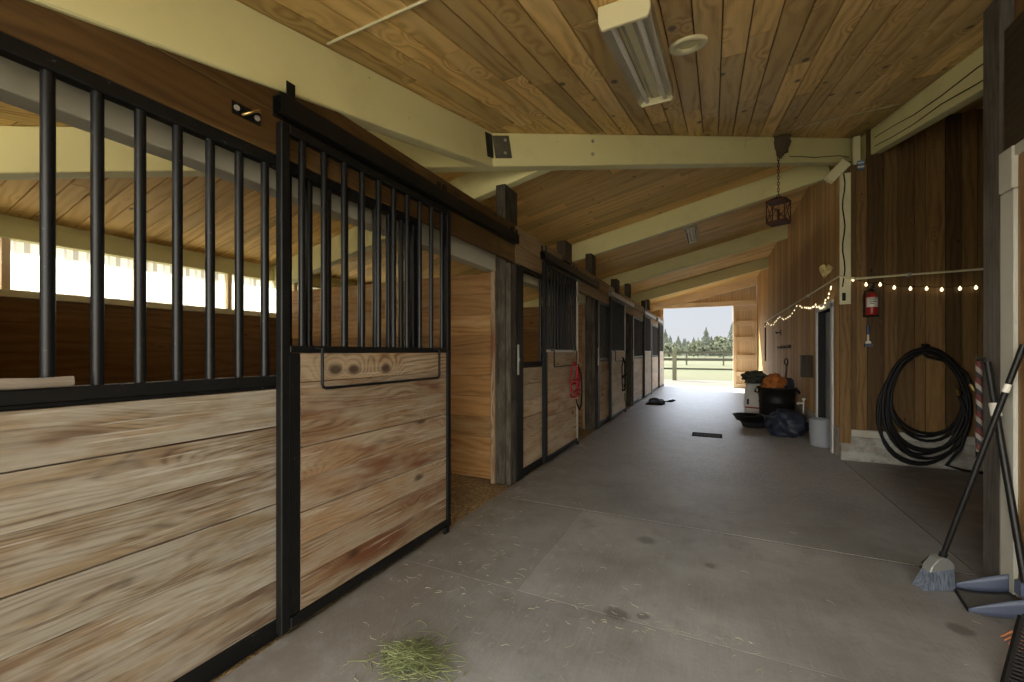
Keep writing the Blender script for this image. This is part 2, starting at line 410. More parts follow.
# ------------------------------------------------------------------ the place: measures
SL = .2246                                   # roof pitch
def zmain(x): return 3.53+SL*x               # underside of the boards over the stalls and the aisle
def znear(y): return 3.53-SL*4.95+SL*y       # underside of the hip end over the viewer
HD = .286                                    # rafter depth
XW = 1.33                                    # right wall
XB = -5.17                                   # stall rear wall
YE = 16.6                                    # end wall
POSTS = [3.53, 6.62, 9.90, 13.18]

def struct(name, mb, mat, label=None, cat=None, **kw):
    return tag(mb.build(name, mat, **kw), label, cat, None, 'structure')

# floor slabs
f = MB()
for x0, x1, y0, y1, q in ((-1.70, XW, 3.247, YE+.1, .5), (-.93, XW, 2.0, 3.233, .85), (-1.70, -.932, 2.0, 3.233, .25), (-1.70, XW, -2.6, 1.998, .4), (XW+.007, 4.2, 3.0, 6.05, .1), (XW+.007, 4.2, -2.6, 2.992, .3)):
    f.box(x0, x1, y0, y1, -.14, 0, 1, q)
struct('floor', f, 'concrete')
f = MB(); f.box(-1.70, XW, 3.2335, 3.2465, -.1, -.003); f.box(XW+.0005, XW+.0065, 3.2, 6.02, -.1, -.002); f.box(-.9315, -.9305, 2.0, 3.233, -.1, -.002); f.box(-1.70, XW, 1.9985, 1.9995, -.1, -.002)
struct('floor_joint', f, 'joint_fill')
f = MB(); f.box(-9, 9, -3, 17.2, -.3, -.125); struct('floor_base', f, 'foundation')
# bedding in the stalls
ys = [.22]+POSTS+[YE]
f = MB()
def bed(u, v): return (XB+.03+u*(-1.72-XB-.03), .2+v*(YE-.25), -.012+.03*math.sin(u*37+v*90)*math.sin(v*140)*(.2+u*(1-u)*3)*.6)
f.grid(bed, 40, 160)
tag(f.build('bedding', 'bedding'), 'brown wood shaving bedding spread over the stall floors', 'bedding', None, 'stuff')

# ceiling boards: main slope (boards run up the slope, across the aisle)
def ceiling():
    m = MB(); w = .137; y = -.9
    a = math.atan(SL); ca = math.cos(a)
    while y < YE+.25:
        xe = min(1.75, y-4.95+.35); x = -5.45
        if xe > x+.1:
            xa = x-R.random()*1.5
            while xa < xe:
                xb = xa+R.uniform(1.1, 3.2)
                x0, x1 = max(xa, x), min(xb, xe)
                if x1-x0 > .02:
                    m.xf(Matrix.Translation((0, y, 3.53)) @ Matrix.Rotation(-a, 4, 'Y'))
                    m.box(x0/ca, x1/ca-.003, 0, w-.006, 0, .02, 0)
                xa = xb
        y += w
    return m
def ceiling_near():
    m = MB(); w = .137; x = -5.3
    a = math.atan(SL); ca = math.cos(a)
    while x < 4.3:
        ye = min(x+.14+4.95+.05, 6.7); y = -.5
        if ye > y+.1:
            ya = y-R.random()*1.5
            while ya < ye:
                yb = ya+R.uniform(.9, 2.8)
                y0, y1 = max(ya, y), min(yb, ye)
                if y1-y0 > .02:
                    m.xf(Matrix.Translation((x, 0, znear(0))) @ Matrix.Rotation(a, 4, 'X'))
                    m.box(0, w-.006, y0/ca, y1/ca-.003, 0, .02, 1)
                ya = yb
        x += w
    return m
struct('ceiling', ceiling(), 'stall_ceiling', bev=.004)
struct('ceiling_hip', ceiling_near(), 'ceiling_wood', bev=.004)
def deck(pts, zf):
    m = MB(); n = len(pts)
    lo = [(x, y, zf(x, y)+.021) for x, y in pts]; hi_ = [(x, y, zf(x, y)+.06) for x, y in pts]
    m.add(lo+hi_, [tuple(range(n))[::-1], tuple(range(n, 2*n))]+[(i, (i+1) % n, n+(i+1) % n, n+i) for i in range(n)], [[(0,0)]*n]*2+[[(0,0)]*4]*n)
    return m
struct('roof', deck([(-5.45, -.5), (1.75, 6.70), (1.75, YE+.3), (-5.45, YE+.3)], lambda x, y: zmain(x)), 'dark_wood')
struct('roof_hip', deck([(-5.3, -.5), (4.4, -.5), (4.4, 6.7), (1.75, 6.70), (-5.3, -.35)], lambda x, y: znear(y)), 'dark_wood')

# rafters
def rafter(name, p, q, w, mat, label):
    m = MB(); d = (Vector(q)-Vector(p)).normalized()
    up = Vector((0,0,1)); r = d.cross(up).normalized(); u = r.cross(d)
    m.beam(Vector(p)-u*HD/2, Vector(q)-u*HD/2, w, HD)
    return struct(name, m, mat, label, 'beam', bev=.006)
for y, mat, x1, lab in ((3.62, 'cream', -1.37, 'short cream rafter joining the hip beam above the first dark post'), (6.83, 'cream', XW, 'cream rafter crossing the aisle just behind the hip beam'),
                     (10.0, 'cream', XW, 'cream rafter crossing the aisle, third from the hip'), (13.3, 'grey_cream', XW, 'shaded cream rafter crossing the aisle next to the last'), (16.48, 'end_wood', XW, 'bare wood rafter against the far end wall')):
    if mat == 'grey_cream': mat = 'cream'
    rafter('rafter', (-5.2, y, zmain(-5.2)-.001), (x1, y, zmain(x1)-.001), .105, mat, lab)
rafter('hip_beam', (-5.6, -.65, zmain(-5.6)-.012), (1.53, 6.48, zmain(1.53)-.012), .115, 'cream', 'long cream hip beam crossing the aisle at an angle, metal bracket at its left end')
rafter('rafter', (-1.755, -.5, znear(-.5)-.002), (-1.755, 3.16, znear(3.16)-.002), .10, 'cream', 'cream rafter over the stall fronts running towards the viewer')
rafter('rafter', (1.65, -.5, znear(-.5)-.002), (1.65, 6.6, znear(6.6)-.002), .10, 'cream', 'cream rafter at the upper right with wires stapled to it')

# header and inner beam over the stall fronts, post by post
def header(y0, y1, mat, label):
    m = MB(); m.box(-1.766, -1.725, y0, y1, 2.114, 2.29, 1); m.box(-1.766, -1.725, y0, y1, 2.292, 2.475, 1)
    struct('header_board', m, mat, label, 'beam', bev=.005)
header(-.5, 3.66, 'header_wood', 'dark red-brown plank header above the nearest stall bars')
header(3.665, 10.04, 'grey_header', 'weathered plank header over the second and third stall fronts')
header(10.045, YE-.06, 'grey_header', 'weathered plank header over the farthest stall fronts')
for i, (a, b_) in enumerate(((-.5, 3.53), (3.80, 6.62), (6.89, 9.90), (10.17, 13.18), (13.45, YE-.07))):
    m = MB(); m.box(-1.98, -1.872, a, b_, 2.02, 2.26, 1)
    struct('inner_beam', m, 'cream_light' if i else 'shaded_cream', ['cream inner beam behind the nearest bars', 'cream inner beam over the second stall opening', 'cream inner beam over the third stall opening', 'cream inner beam over the fourth stall', 'cream inner beam over the last stall'][i], 'beam', bev=.005)

# posts
ORD = ['first', 'second', 'third', 'fourth']
for i, y in enumerate(POSTS):
    t = thing('timber_post', ['weathered black timber post right of the first open stall doorway', 'dark timber post past the red halter', 'dark timber post past the black halter', 'dark timber post farthest down the row of stalls'][i], 'post', (-1.80, y+.135, 0), None, 'structure')
    m = MB(); m.box(-1.870, -1.768, y, y+.27, 0, zmain(-1.82)-HD-.0, 2); m.build('post', 'post_wood', t, bev=.006)
    m = MB(); m.box(-1.766, -1.715, y+.005, y+.13, 0, 2.09, 2); m.build('facing_board', 'post_wood', t, bev=.005)
    m = MB(); m.box(-1.766, -1.700, y+.132, y+.268, 0, 2.09, 2); jb = m.build('jamb', 'black_steel', t, bev=.004)
    m = MB(); m.box(-1.699, -1.690, y+.12, y+.15, 1.03, 1.32, 2); m.box(-1.699, -1.68, y+.122, y+.148, 1.16, 1.19); m.build('latch', 'bare_steel', jb, bev=.002)
    m = MB(); m.box(-1.915, -1.872, y-.02, y+.02, 0, 2.02, 2); m.build('edge_strip', 'door_wood', t, bev=.003)
for y, lab in ((5.05, 'short dark hanger block above the second sliding door'), (8.15, 'short dark hanger block above the third sliding door'), (11.9, 'short dark hanger block above the fourth sliding door')):
    m = MB(); m.box(-1.724, -1.68, y, y+.26, 2.40, 2.66, 2); m.box(-1.80, -1.724, y, y+.26, 2.478, 2.66, 2); tag(m.build('hanger_block', 'dark_wood', bev=.005), lab, 'block', None, 'structure')

# stall partitions and rear wall
for y in (.16, 3.665, 6.755, 10.035, 13.315):
    m = MB(); z = 0.0
    while z < 2.0:
        m.box(XB+.03, -1.875, y-.04, y+.005, z, min(z+.2025, 2.03), 0); z += .203
    struct('partition_wall', m, 'partition_wood', bev=.004)
m = MB(); z = -.1
for k in range(9):
    m.box(XB-.06, XB, -1.6, YE, z, z+.199, 1); z += .1995
struct('wall_left', m, 'rear_wood', bev=.004)
m = MB(); m.box(XB-.06, XB+.03, -1.6, YE, 1.6965, 1.757, 1); struct('trim_1', m, 'cream_light', bev=.004)
m = MB(); m.box(XB-.06, XB+.04, -1.6, YE, 2.17, 2.30, 1); struct('trim_2', m, 'cream', bev=.004)
m = MB(); m.box(XB-.06, XB-.01, -1.6, YE, 2.301, zmain(XB-.03), 1); struct('wall_left_top', m, 'cream')
m = MB()
def corr(u, v):
    y = -1.6+u*(YE+1.6); q = (y/.15) % 1
    return (XB-.055+(.018 if q < .22 else 0), y, 1.72+v*.48)
m.grid(corr, 1460, 1, smooth=False); struct('window_1', m, 'sheet')
y = -1.35; k = 0
while y < YE:
    m = MB(); m.box(XB-.035, XB+.02, y, y+.05, 1.757, 2.17, 2); struct('window_stud', m, 'end_wood', bev=.003)
    y += .87; k += 1
# end wall (far), left part behind the stalls, header and gable
m = MB(); x = XB
while x < -1.75:
    m.box(x, min(x+.15, -1.74), YE, YE+.05, 0, zmain(x), 2); x += .15
struct('wall_back', m, 'side_wood', bev=.004)
m = MB(); m.box(-1.74, XW, YE-.09, YE+.0, 2.86, 3.03, 0); struct('trim_3', m, 'end_wood', bev=.005)
m = MB(); x = -1.74
while x < XW-.01:
    x1 = min(x+.074, XW); m.box(x, x1-.024, YE, YE+.045, 2.9, zmain(x)+.02, 2); m.box(x1-.024, x1, YE+.033, YE+.045, 2.9, zmain(x)+.02, 2); x = x1
struct('wall_back_gable', m, 'end_wood')
m = MB(); m.box(-1.80, -1.70, YE-.06, YE+.05, 0, 2.9, 2); struct('trim_4', m, 'end_wood', bev=.004)
# slatted leaf beside the opening
t = thing('barn_door', 'tan ribbed barn door leaf with five cross rails at the far opening', 'door', (.965, YE, 0))
m = MB(); x = .60
while x < XW-.01:
    x1 = min(x+.074, XW-.004); m.box(x, x1-.026, YE, YE+.045, .0, 2.855, 2); m.box(x1-.026, x1, YE+.033, YE+.045, .0, 2.855, 2); x = x1
    if x1 >= XW-.005: break
m.build('panel', 'end_wood', t)
for z in (0.0, .42, 1.0, 1.62, 2.18, 2.70):
    m = MB(); m.box(.69, XW-.06, YE-.09, YE-.001, z, z+.15, 0); m.build('cross_rail', 'end_wood', t, bev=.004)
for x in (.6, XW-.058):
    m = MB(); m.box(x, x+.085 if x < 1 else x+.054, YE-.095, YE-.001, 0, 2.858, 2); m.build('stile', 'end_wood', t, bev=.004)

# ------------------------------------------------------------------ stall fronts
def board_panel(x0, x1, y0, y1, z0, z1, pitch=.1695):
    m = MB(); z = z0; k = 0
    while z < z1-.01:
        zt = min(z+pitch, z1)
        if z1-zt < .03: zt = z1
        k += 1; m.box(x0, x1, y0, y1, z, zt-(.0045 if k in (3, 5) else .0012), 1); z = zt
    return m
BARX = -1.747
def bar_mesh(z0, z1, y, x, r=.0165, mat='bar_steel', parent=None):
    m = MB(); m.tube([(x, y, z0), (x, y, z1)], r, 10, caps=False); return m.build('bar', mat, parent)
def stall_front(y0, y1, ybars, label, mat='panel_wood', metal='bar_steel', frame='black_steel'):
    t = thing('stall_front', label, 'stall front', (-1.75, (y0+y1)/2, 0), 'stall fronts along the aisle')
    board_panel(-1.785, -1.737, y0, y1, .075, 1.088).build('plank_panel', mat, t, bev=.0018)
    m = MB(); m.box(-1.772, -1.722, y0, y1, 1.105, 1.147, 1); m.box(-1.78, -1.74, y0, y1, 1.089, 1.105, 1); m.build('lower_rail', frame, t, bev=.004)
    m = MB(); m.box(-1.772, -1.722, y0, y1, 2.064, 2.112, 1); m.build('upper_rail', frame, t, bev=.004)
    m = MB(); m.box(-1.79, -1.722, y0, y1, .0, .074, 1); m.build('bottom_channel', frame, t, bev=.004)
    for y in (y0, y1-.045):
        if y > 0:
            m = MB(); m.box(-1.774, -1.724, y, y+.045, 1.147, 2.064, 2); m.build('end_stile', frame, t, bev=.004)
    first = None
    for y in ybars:
        if first is None: first = bar_mesh(1.147, 2.064, y, BARX, mat=metal, parent=t); fy = y
        else: clone(first, (0, y-fy, 0))
    return t
def rng(a, b_, p):
    out = []; y = a
    while y < b_: out.append(y); y += p
    return out
stall_front(-.5, 2.18, rng(.516-.1092*8, 2.1, .1092), 'wide weathered plank stall front with black bars, nearest to the viewer')
stall_front(3.805, 5.28, rng(4.36, 5.2, .1092), 'narrow plank stall front with an empty gap in its bars, right of the weathered post', mat='lit_panel')
stall_front(6.895, 8.40, rng(7.0, 8.3, .1092), 'brown plank stall front between the red and the black halter', mat='lit_panel', metal='charcoal_steel')
stall_front(10.175, 11.86, rng(10.28, 11.8, .09), 'pale plank stall front with charcoal bars beyond the black halter', mat='pale_panel', metal='charcoal_steel')
stall_front(13.455, 15.2, rng(13.55, 15.1, .09), 'pale plank stall front farthest down the aisle', mat='pale_panel', metal='charcoal_steel')

def sliding_door(y0, y1, label, mat='door_wood', metal='bar_steel', frame='black_steel', blanket=True, edge=None, nb=10, knotty=False):
    t = thing('sliding_stall_door', label, 'stall door', (-1.70, (y0+y1)/2, .0), 'sliding doors along the aisle')
    xb, xf = -1.721, -1.682
    ztop = 1.245
    if knotty:
        ztop = 1.112
        m = MB(); m.box(-1.712, -1.690, y0+.10, y1-.05, 1.1135, 1.245, 1); m.build('top_plank', 'knotty_wood', t, bev=.0015)
    board_panel(-1.712, -1.690, y0+.10, y1-.05, .078, ztop, .148).build('plank_panel', mat, t, bev=.0015)
    m = MB(); m.box(xb, xf, y0, y0+.042, .02, 2.252, 2); m.build('stile', frame, t, bev=.004)
    m = MB(); m.box(xb, xf, y1-.045, y1, .02, 2.252, 2); m.build('stile', edge or frame, t, bev=.004)
    m = MB(); m.box(xb+.003, xf-.006, y0+.043, y0+.098, .078, 1.244, 2); m.build('edge_channel', frame, t, bev=.003)
    m = MB(); m.box(xb, xf+.004, y0+.043, y1-.046, .028, .076, 1); m.build('bottom_rail', frame, t, bev=.003)
    m = MB(); m.box(xb, xf, y0+.043, y1-.046, 1.246, 1.278, 1); m.build('middle_rail', edge or frame, t, bev=.003)
    m = MB(); m.box(xb, xf, y0+.043, y1-.046, 2.212, 2.252, 1); m.build('top_rail', frame, t, bev=.003)
    first = None
    for k in range(nb):
        y = y0+.115+(y1-y0-.20)*k/(nb-1)
        if first is None: first = bar_mesh(1.278, 2.212, y, -1.702, .0155, metal, t); fy = y
        else: clone(first, (0, y-fy, 0))
    if blanket:
        m = MB(); a, b_ = y0+.175, y1-.20; x = -1.640
        m.tube([(-1.683,a,1.268),(x,a,1.266),(x,a,1.10),(x,a+.006,1.086),(x,a+.02,1.08),(x,b_-.02,1.08),(x,b_-.006,1.086),(x,b_,1.10),(x,b_,1.266),(-1.683,b_,1.268)], .0075, 8)
        m.build('blanket_bar', frame, t)
    m = MB(); m.box(-1.68, -1.655, y1-.11, y1-.06, .0, .045); m.build('floor_guide', frame, t, bev=.003)
    return t
sliding_door(1.202, 2.50, 'large barred plank sliding door nearest to the viewer, knotty top board', knotty=True)
sliding_door(4.345, 5.60, 'barred plank sliding door with the red halter hanging on it', mat='lit_panel', edge='galvanised')
sliding_door(7.66, 9.02, 'pale plank sliding door with the black halter hanging on it', mat='pale_panel', metal='charcoal_steel', edge='galvanised', nb=13)
sliding_door(11.75, 13.08, 'pale plank sliding door beyond the black saddle pad', mat='pale_panel', metal='charcoal_steel', edge='galvanised', blanket=False, nb=13)
sliding_door(15.22, 16.5, 'pale plank sliding door beside the far opening', mat='pale_panel', metal='charcoal_steel', edge='galvanised', blanket=False, nb=13)

def track(y0, y1, mat, label):
    t = thing('door_track', label, 'door track', (-1.70, (y0+y1)/2, 2.275), 'door tracks over the stalls')
    m = MB()
    m.box(-1.723, -1.718, y0, y1, 2.275, 2.36, 1); m.box(-1.668, -1.663, y0, y1, 2.275, 2.36, 1); m.box(-1.7179, -1.6681, y0, y1, 2.354, 2.36, 1)
    m.box(-1.7179, -1.700, y0, y1, 2.275, 2.28, 1); m.box(-1.686, -1.6681, y0, y1, 2.275, 2.28, 1)
    m.build('rail', mat, t)
    n = max(2, int((y1-y0)/1.1)+1)
    for k in range(n):
        y = y0+.03+(y1-y0-.09)*k/(n-1)
        m = MB(); m.box(-1.724, -1.719, y, y+.04, 2.361, 2.43, 2); m.box(-1.724, -1.672, y, y+.04, 2.361, 2.367); m.box(-1.676, -1.671, y, y+.04, 2.367, 2.40 if k else 2.43, 2)
        m.tube([(-1.719, y+.02, 2.41), (-1.712, y+.02, 2.41)], .007, 6); m.build('bracket', mat, t)
track(1.19, 3.62, 'black_steel', 'black steel sliding door track over the nearest doorway')
track(4.30, 6.72, 'charcoal_steel', 'dull steel sliding door track above the red halter door')
track(7.62, 10.0, 'galvanised', 'white galvanised door track above the black halter door')
track(11.72, 14.0, 'galvanised', 'white galvanised door track above the fourth sliding door')
track(14.6, 16.5, 'galvanised', 'white galvanised door track nearest the far opening')

# ------------------------------------------------------------------ right side
# side wall with the doorway
m = MB(); y = 6.07
while y < YE:
    y1 = min(y+.102, YE)
    z0 = .0
    if y1 > 6.43 and y < 7.29: z0 = 1.86
    zt = zmain(XW)+.015 if y > 6.75 else 3.45
    m.box(XW, XW+.05, y, y1-.012, z0 if z0 else .36, zt, 2); m.box(XW+.008, XW+.05, y1-.012, y1, z0 if z0 else .36, zt, 2)
    y = y1
struct('wall_right', m, 'side_wood')
m = MB(); m.box(XW-.005, XW+.2, 6.07, 6.40, 0, .36); m.box(XW-.005, XW+.2, 7.33, YE, 0, .279); struct('wall_right_base', m, 'foundation', bev=.006)
m = MB(); m.box(XW-.024, XW-.0005, 7.34, YE-.06, .28, .36, 1); struct('baseboard_right', m, 'white_trim', bev=.003)
# wing wall facing the viewer
m = MB(); x = XW; zt = znear(6.05)+.05; k = 0
ws = [.14, .10, .15, .12, .14, .09, .16, .13, .12, .15, .14, .12]
k = 0
while x < 4.2:
    w = ws[k % len(ws)]; x1 = min(x+w, 4.2)
    zz = 3.40 if x < 1.5 else zt
    m.box(x, x1-.005, 6.05, 6.10, .36, zz, 2); m.box(x1-.005, x1, 6.065, 6.10, .36, zz, 2); x = x1; k += 1
struct('wall_wing', m, 'wing_wood')
m = MB(); m.box(XW-.003, 4.2, 6.035, 6.25, 0, .279); struct('wall_wing_base', m, 'foundation', bev=.008)
m = MB(); m.box(XW+.09, 4.2, 6.022, 6.0499, .28, .362, 0); struct('baseboard_wing', m, 'white_trim', bev=.004)
m = MB(); m.box(XW-.02, XW+.085, 6.018, 6.0495, 1.80, 3.31, 2); struct('trim_5', m, 'cream_light', 'cream corner board at the outer corner of the plank wall', 'trim', bev=.004)
m = MB(); m.box(XW-.018, XW+.086, 6.02, 6.0495, .20, 1.797, 2); struct('trim_6', m, 'wing_wood', bev=.004)
m = MB(); m.box(4.2, 4.25, -2.4, 6.1, 0, 3.9); struct('wall_recess', m, 'wing_wood')
m = MB(); m.box(XW+.05, 4.2, 2.95, 3.04, 0, zmain(.8)); struct('wall_divider', m, 'wing_wood')
m = MB(); m.box(1.72, 1.76, 6.11, YE+.1, 0, 3.90); m.box(1.76, 4.25, 6.11, 6.15, 0, 3.9); struct('wall_blocker', m, 'dark_wood')  # unseen wall added close behind the planks to stop a light leak
# stub block by the corner
m = MB(); m.beam((1.19, 5.96, 3.235), (1.36, 5.975, 3.41), .09, .11); tag(m.build('beam_stub', 'cream_light', bev=.006), 'short cream beam stub sticking out beside the corner board', 'beam', None, 'structure')
m = MB(); m.box(1.465, 1.53, 6.13, 6.20, 3.40, 3.76, 2); struct('trim_7', m, 'cream_light', bev=.004)
# near right wall: dark post, lintel, white jamb, brown door
m = MB(); m.box(XW, XW+.14, 3.045, 3.2, 0, znear(3.1), 2); struct('corner_post', m, 'dark_post', 'tall dark timber post at the right, beside the white jamb', 'post', bev=.006)
m = MB(); m.box(XW+.012, XW+.14, -.5, 3.04, 2.27, 2.9, 1)
struct('lintel', m, 'dark_wood', 'dark timber lintel above the brown door at the right', 'beam', bev=.005)
m = MB(); m.box(XW-.002, XW+.02, 2.93, 3.04, .0, 2.055, 2); m.box(XW-.008, XW+.02, 2.93, 3.04, 2.06, 2.268, 2); m.box(XW-.001, XW+.02, 2.1, 2.929, 2.215, 2.268, 1)
struct('trim_8', m, 'white_trim', 'white painted door jamb beside the dark post', 'trim', bev=.004)
m = MB(); y = 2.1
while y < 2.92:
    m.box(XW+.012, XW+.06, y, min(y+.135, 2.93), .01, 2.24, 2); y += .136
struct('door_1', m, 'brown_door', bev=.004)
m = MB(); m.box(XW+.03, XW+.1, -.5, 2.095, 0, 2.314, 1); struct('wall_right_near', m, 'wing_wood')

# doorway in the side wall
t = thing('door_2', 'grey door in a white frame in the plank side wall', 'door', (XW+.04, 6.86, 0), None, 'structure')
m = MB()
m.box(XW-.02, XW+.0, 6.375, 6.47, .0, 1.86, 2); m.box(XW-.02, XW+.0, 7.25, 7.33, .0, 1.86, 2); m.box(XW-.02, XW+.0, 6.375, 7.33, 1.805, 1.90, 1)
m.build('door_frame', 'white_frame', t, bev=.004)
m = MB(); m.box(XW, XW+.16, 7.25, 7.29, 0, 1.84, 2); m.box(XW, XW+.16, 6.43, 6.469, 0, 1.84, 2); m.box(XW, XW+.16, 6.47, 7.25, 1.805, 1.84, 1)
m.build('jamb_lining', 'dark_void', t)
m = MB(); m.box(XW+.088, XW+.13, 6.471, 7.248, .02, 1.80, 2); m.build('door_leaf', 'grey_plastic', t, bev=.003)

# pipe along both walls
def arc(c, r, a0, a1, n=5): return [(c[0]+r*math.cos(a0+(a1-a0)*i/n), c[1]+r*math.sin(a0+(a1-a0)*i/n)) for i in range(n+1)]
t = thing('conduit_pipe', 'pale conduit pipe running along the plank walls at head height', 'pipe', (XW-.04, 6.0, 2.1))
m = MB(); m.tube([(1.302, 13.9, 2.10), (1.302, 6.05, 2.125), (1.31, 5.992, 2.122), (1.36, 5.985, 2.10), (1.44, 5.99, 2.083), (2.60, 5.99, 2.105)], .0125, 8); pp_ = m.build('pipe', 'cream_light', t)
for y in (7.8, 9.6, 11.4, 13.2):
    m = MB(); m.box(1.285, XW-.0005, y, y+.03, 2.09, 2.14); m.build('pipe_clip', 'bare_steel', pp_)
m = MB(); m.box(1.9, 1.93, 5.975, 6.0495, 2.075, 2.11); m.build('pipe_clip', 'bare_steel', pp_)
m = MB(); m.tube([(1.3135, 13.87, 2.08), (1.3135, 13.87, 1.0)], .016, 8); tag(m.build('drop_pipe', 'black_plastic'), 'thin black pipe dropping down the far plank wall', 'pipe')

# string lights
def lights(name, label, pts, bulbs, r, loc):
    t = thing(name, label, 'string lights', loc)
    m = MB(); m.tube(pts, .0035, 5); m.build('cord', 'black_nylon' if r > .01 else 'cord_white', t)
    first = None
    for p in bulbs:
        if first is None:
            m = MB(); m.xf(Matrix.Translation(p)); m.lathe([(0.0005,-r*1.5),(r*.6,-r*1.3),(r,-r*.4),(r*.95,r*.3),(r*.5,r*1.0),(r*.4,r*1.6),(.0005,r*1.7)], n=10)
            first = m.build('bulb', 'bulb_glow', t); f0 = Vector(p)
        else: clone(first, Vector(p)-f0)
    return t
bx = [(1.431,2.078),(1.549,2.013),(1.673,2.004),(1.795,1.962),(1.931,1.942),(2.064,1.934),(2.185,1.915),(2.327,1.917),(2.449,1.919)]
pts = []
for i, (x, z) in enumerate(bx):
    pts.append((x, 6.015, z+.03))
    if i < len(bx)-1: pts.append(((x+bx[i+1][0])/2, 6.02, (z+bx[i+1][1])/2+.018))
lights('string_lights', 'string of nine round warm bulbs along the plank wing wall', pts, [(x, 6.012, z) for x, z in bx], .0145, (1.9, 6.02, 1.95))
pts = []; bl = []
def swz(y):
    s_ = (y-6.3)/(13.6-6.3)
    return 2.05-.12*abs(math.sin(s_*PI*3.2))-(.12 if y < 7.2 else 0)*math.sin((y-6.3)/.9*PI)
n = 60
for i in range(n+1):
    y = 6.3+(13.6-6.3)*(i/n)**1.25; z = swz(y)+R.uniform(-.02, .02)
    pts.append((1.295, y, z))
    if i % 2 == 0 or y < 8: bl.append((1.285+R.uniform(-.01,.01), y, z-.02))
lights('fairy_lights', 'string of small warm bulbs swagged along the far side wall under the pipe', pts, bl, .0085, (1.3, 9.5, 2.0))
# cord on the corner board
t = thing('power_cord', 'black power cord hanging down the cream corner board', 'cord', (1.345, 6.01, 1.86))
m = MB(); m.tube([(1.345+.012*math.sin(i*1.3), 6.010, 3.30-i*.1) for i in range(14)], .006, 6); m.build('cord', 'black_nylon', t)
m = MB(); m.box(1.33, 1.362, 5.995, 6.0175, 1.84, 1.93); m.build('plug', 'black_plastic', t, bev=.004)

# extinguisher
def extinguisher():
    x, y, z = 1.588, 5.975, 1.66
    t = thing('fire_extinguisher', 'red fire extinguisher with a white label hanging on the plank wing wall', 'fire extinguisher', (x, y, z))
    m = MB(); m.lathe([(.001,0),(.05,0),(.055,.012),(.055,.20),(.048,.232),(.03,.25),(.02,.256),(.02,.27),(.001,.27)], (x,y,z), 20); m.build('cylinder', 'red_paint', t)
    m = MB(); m.lathe([(.024,.262),(.024,.30),(.001,.30)], (x,y,z), 12); m.box(x-.012,x+.012,y-.075,y+.02,z+.295,z+.31); m.beam((x,y-.01,z+.315),(x,y-.085,z+.345),.02,.008); m.build('valve_handle', 'black_plastic', t)
    m = MB(); m.tube([(x-.022,y,z+.28),(x-.06,y-.01,z+.27),(x-.075,y-.01,z+.2),(x-.07,y-.01,z+.08),(x-.068,y-.01,z+.03)], [.008,.008,.008,.010,.014], 8); m.build('hose', 'black_rubber', t)
    m = MB()
    def lab(u, v): a = -PI/2-1.15+u*2.3; return (x+.0558*math.cos(a), y+.0558*math.sin(a), z+.09+v*.108)
    m.grid(lab, 14, 1); lb = m.build('label', 'white_plastic', t)
    m = MB()
    for k, (u0, u1) in enumerate(((.15,.85),(.2,.7),(.2,.8),(.25,.6))):
        def ln(u, v, k=k, u0=u0, u1=u1): a = -PI/2-1.0+(u0+u*(u1-u0))*2.0; return (x+.0562*math.cos(a), y+.0562*math.sin(a), z+.185-k*.02+v*.007)
        m.grid(ln, 8, 1)
    m.build('label_print', 'black_nylon', lb)
    m = MB(); m.box(x-.06,x+.06,y+.056,6.0495,z-.012,z+.25); m.box(x-.062,x+.062,y-.03,y+.056,z-.016,z-.003); m.build('wall_bracket', 'black_steel', t, bev=.003)
extinguisher()
# brush
t = thing('hand_brush', 'small brush with a blue handle and white head below the fire extinguisher', 'brush', (1.572, 6.03, 1.31))
m = MB(); m.tube([(1.572,6.03,1.555),(1.572,6.028,1.54),(1.572,6.028,1.47),(1.572,6.03,1.45)], [.008,.018,.018,.010], 10); m.build('handle', 'blue_handle', t)
m = MB(); m.box(1.563,1.581,6.022,6.038,1.375,1.452,2); m.prism([(1.545,1.345),(1.60,1.345),(1.592,1.375),(1.552,1.375)], 6.018, 6.044, 'xz'); m.build('neck', 'white_plastic', t, bev=.003)
m = MB(); m.box(1.538,1.606,6.012,6.0495,1.308,1.346); m.build('bristles', 'bristle', t)

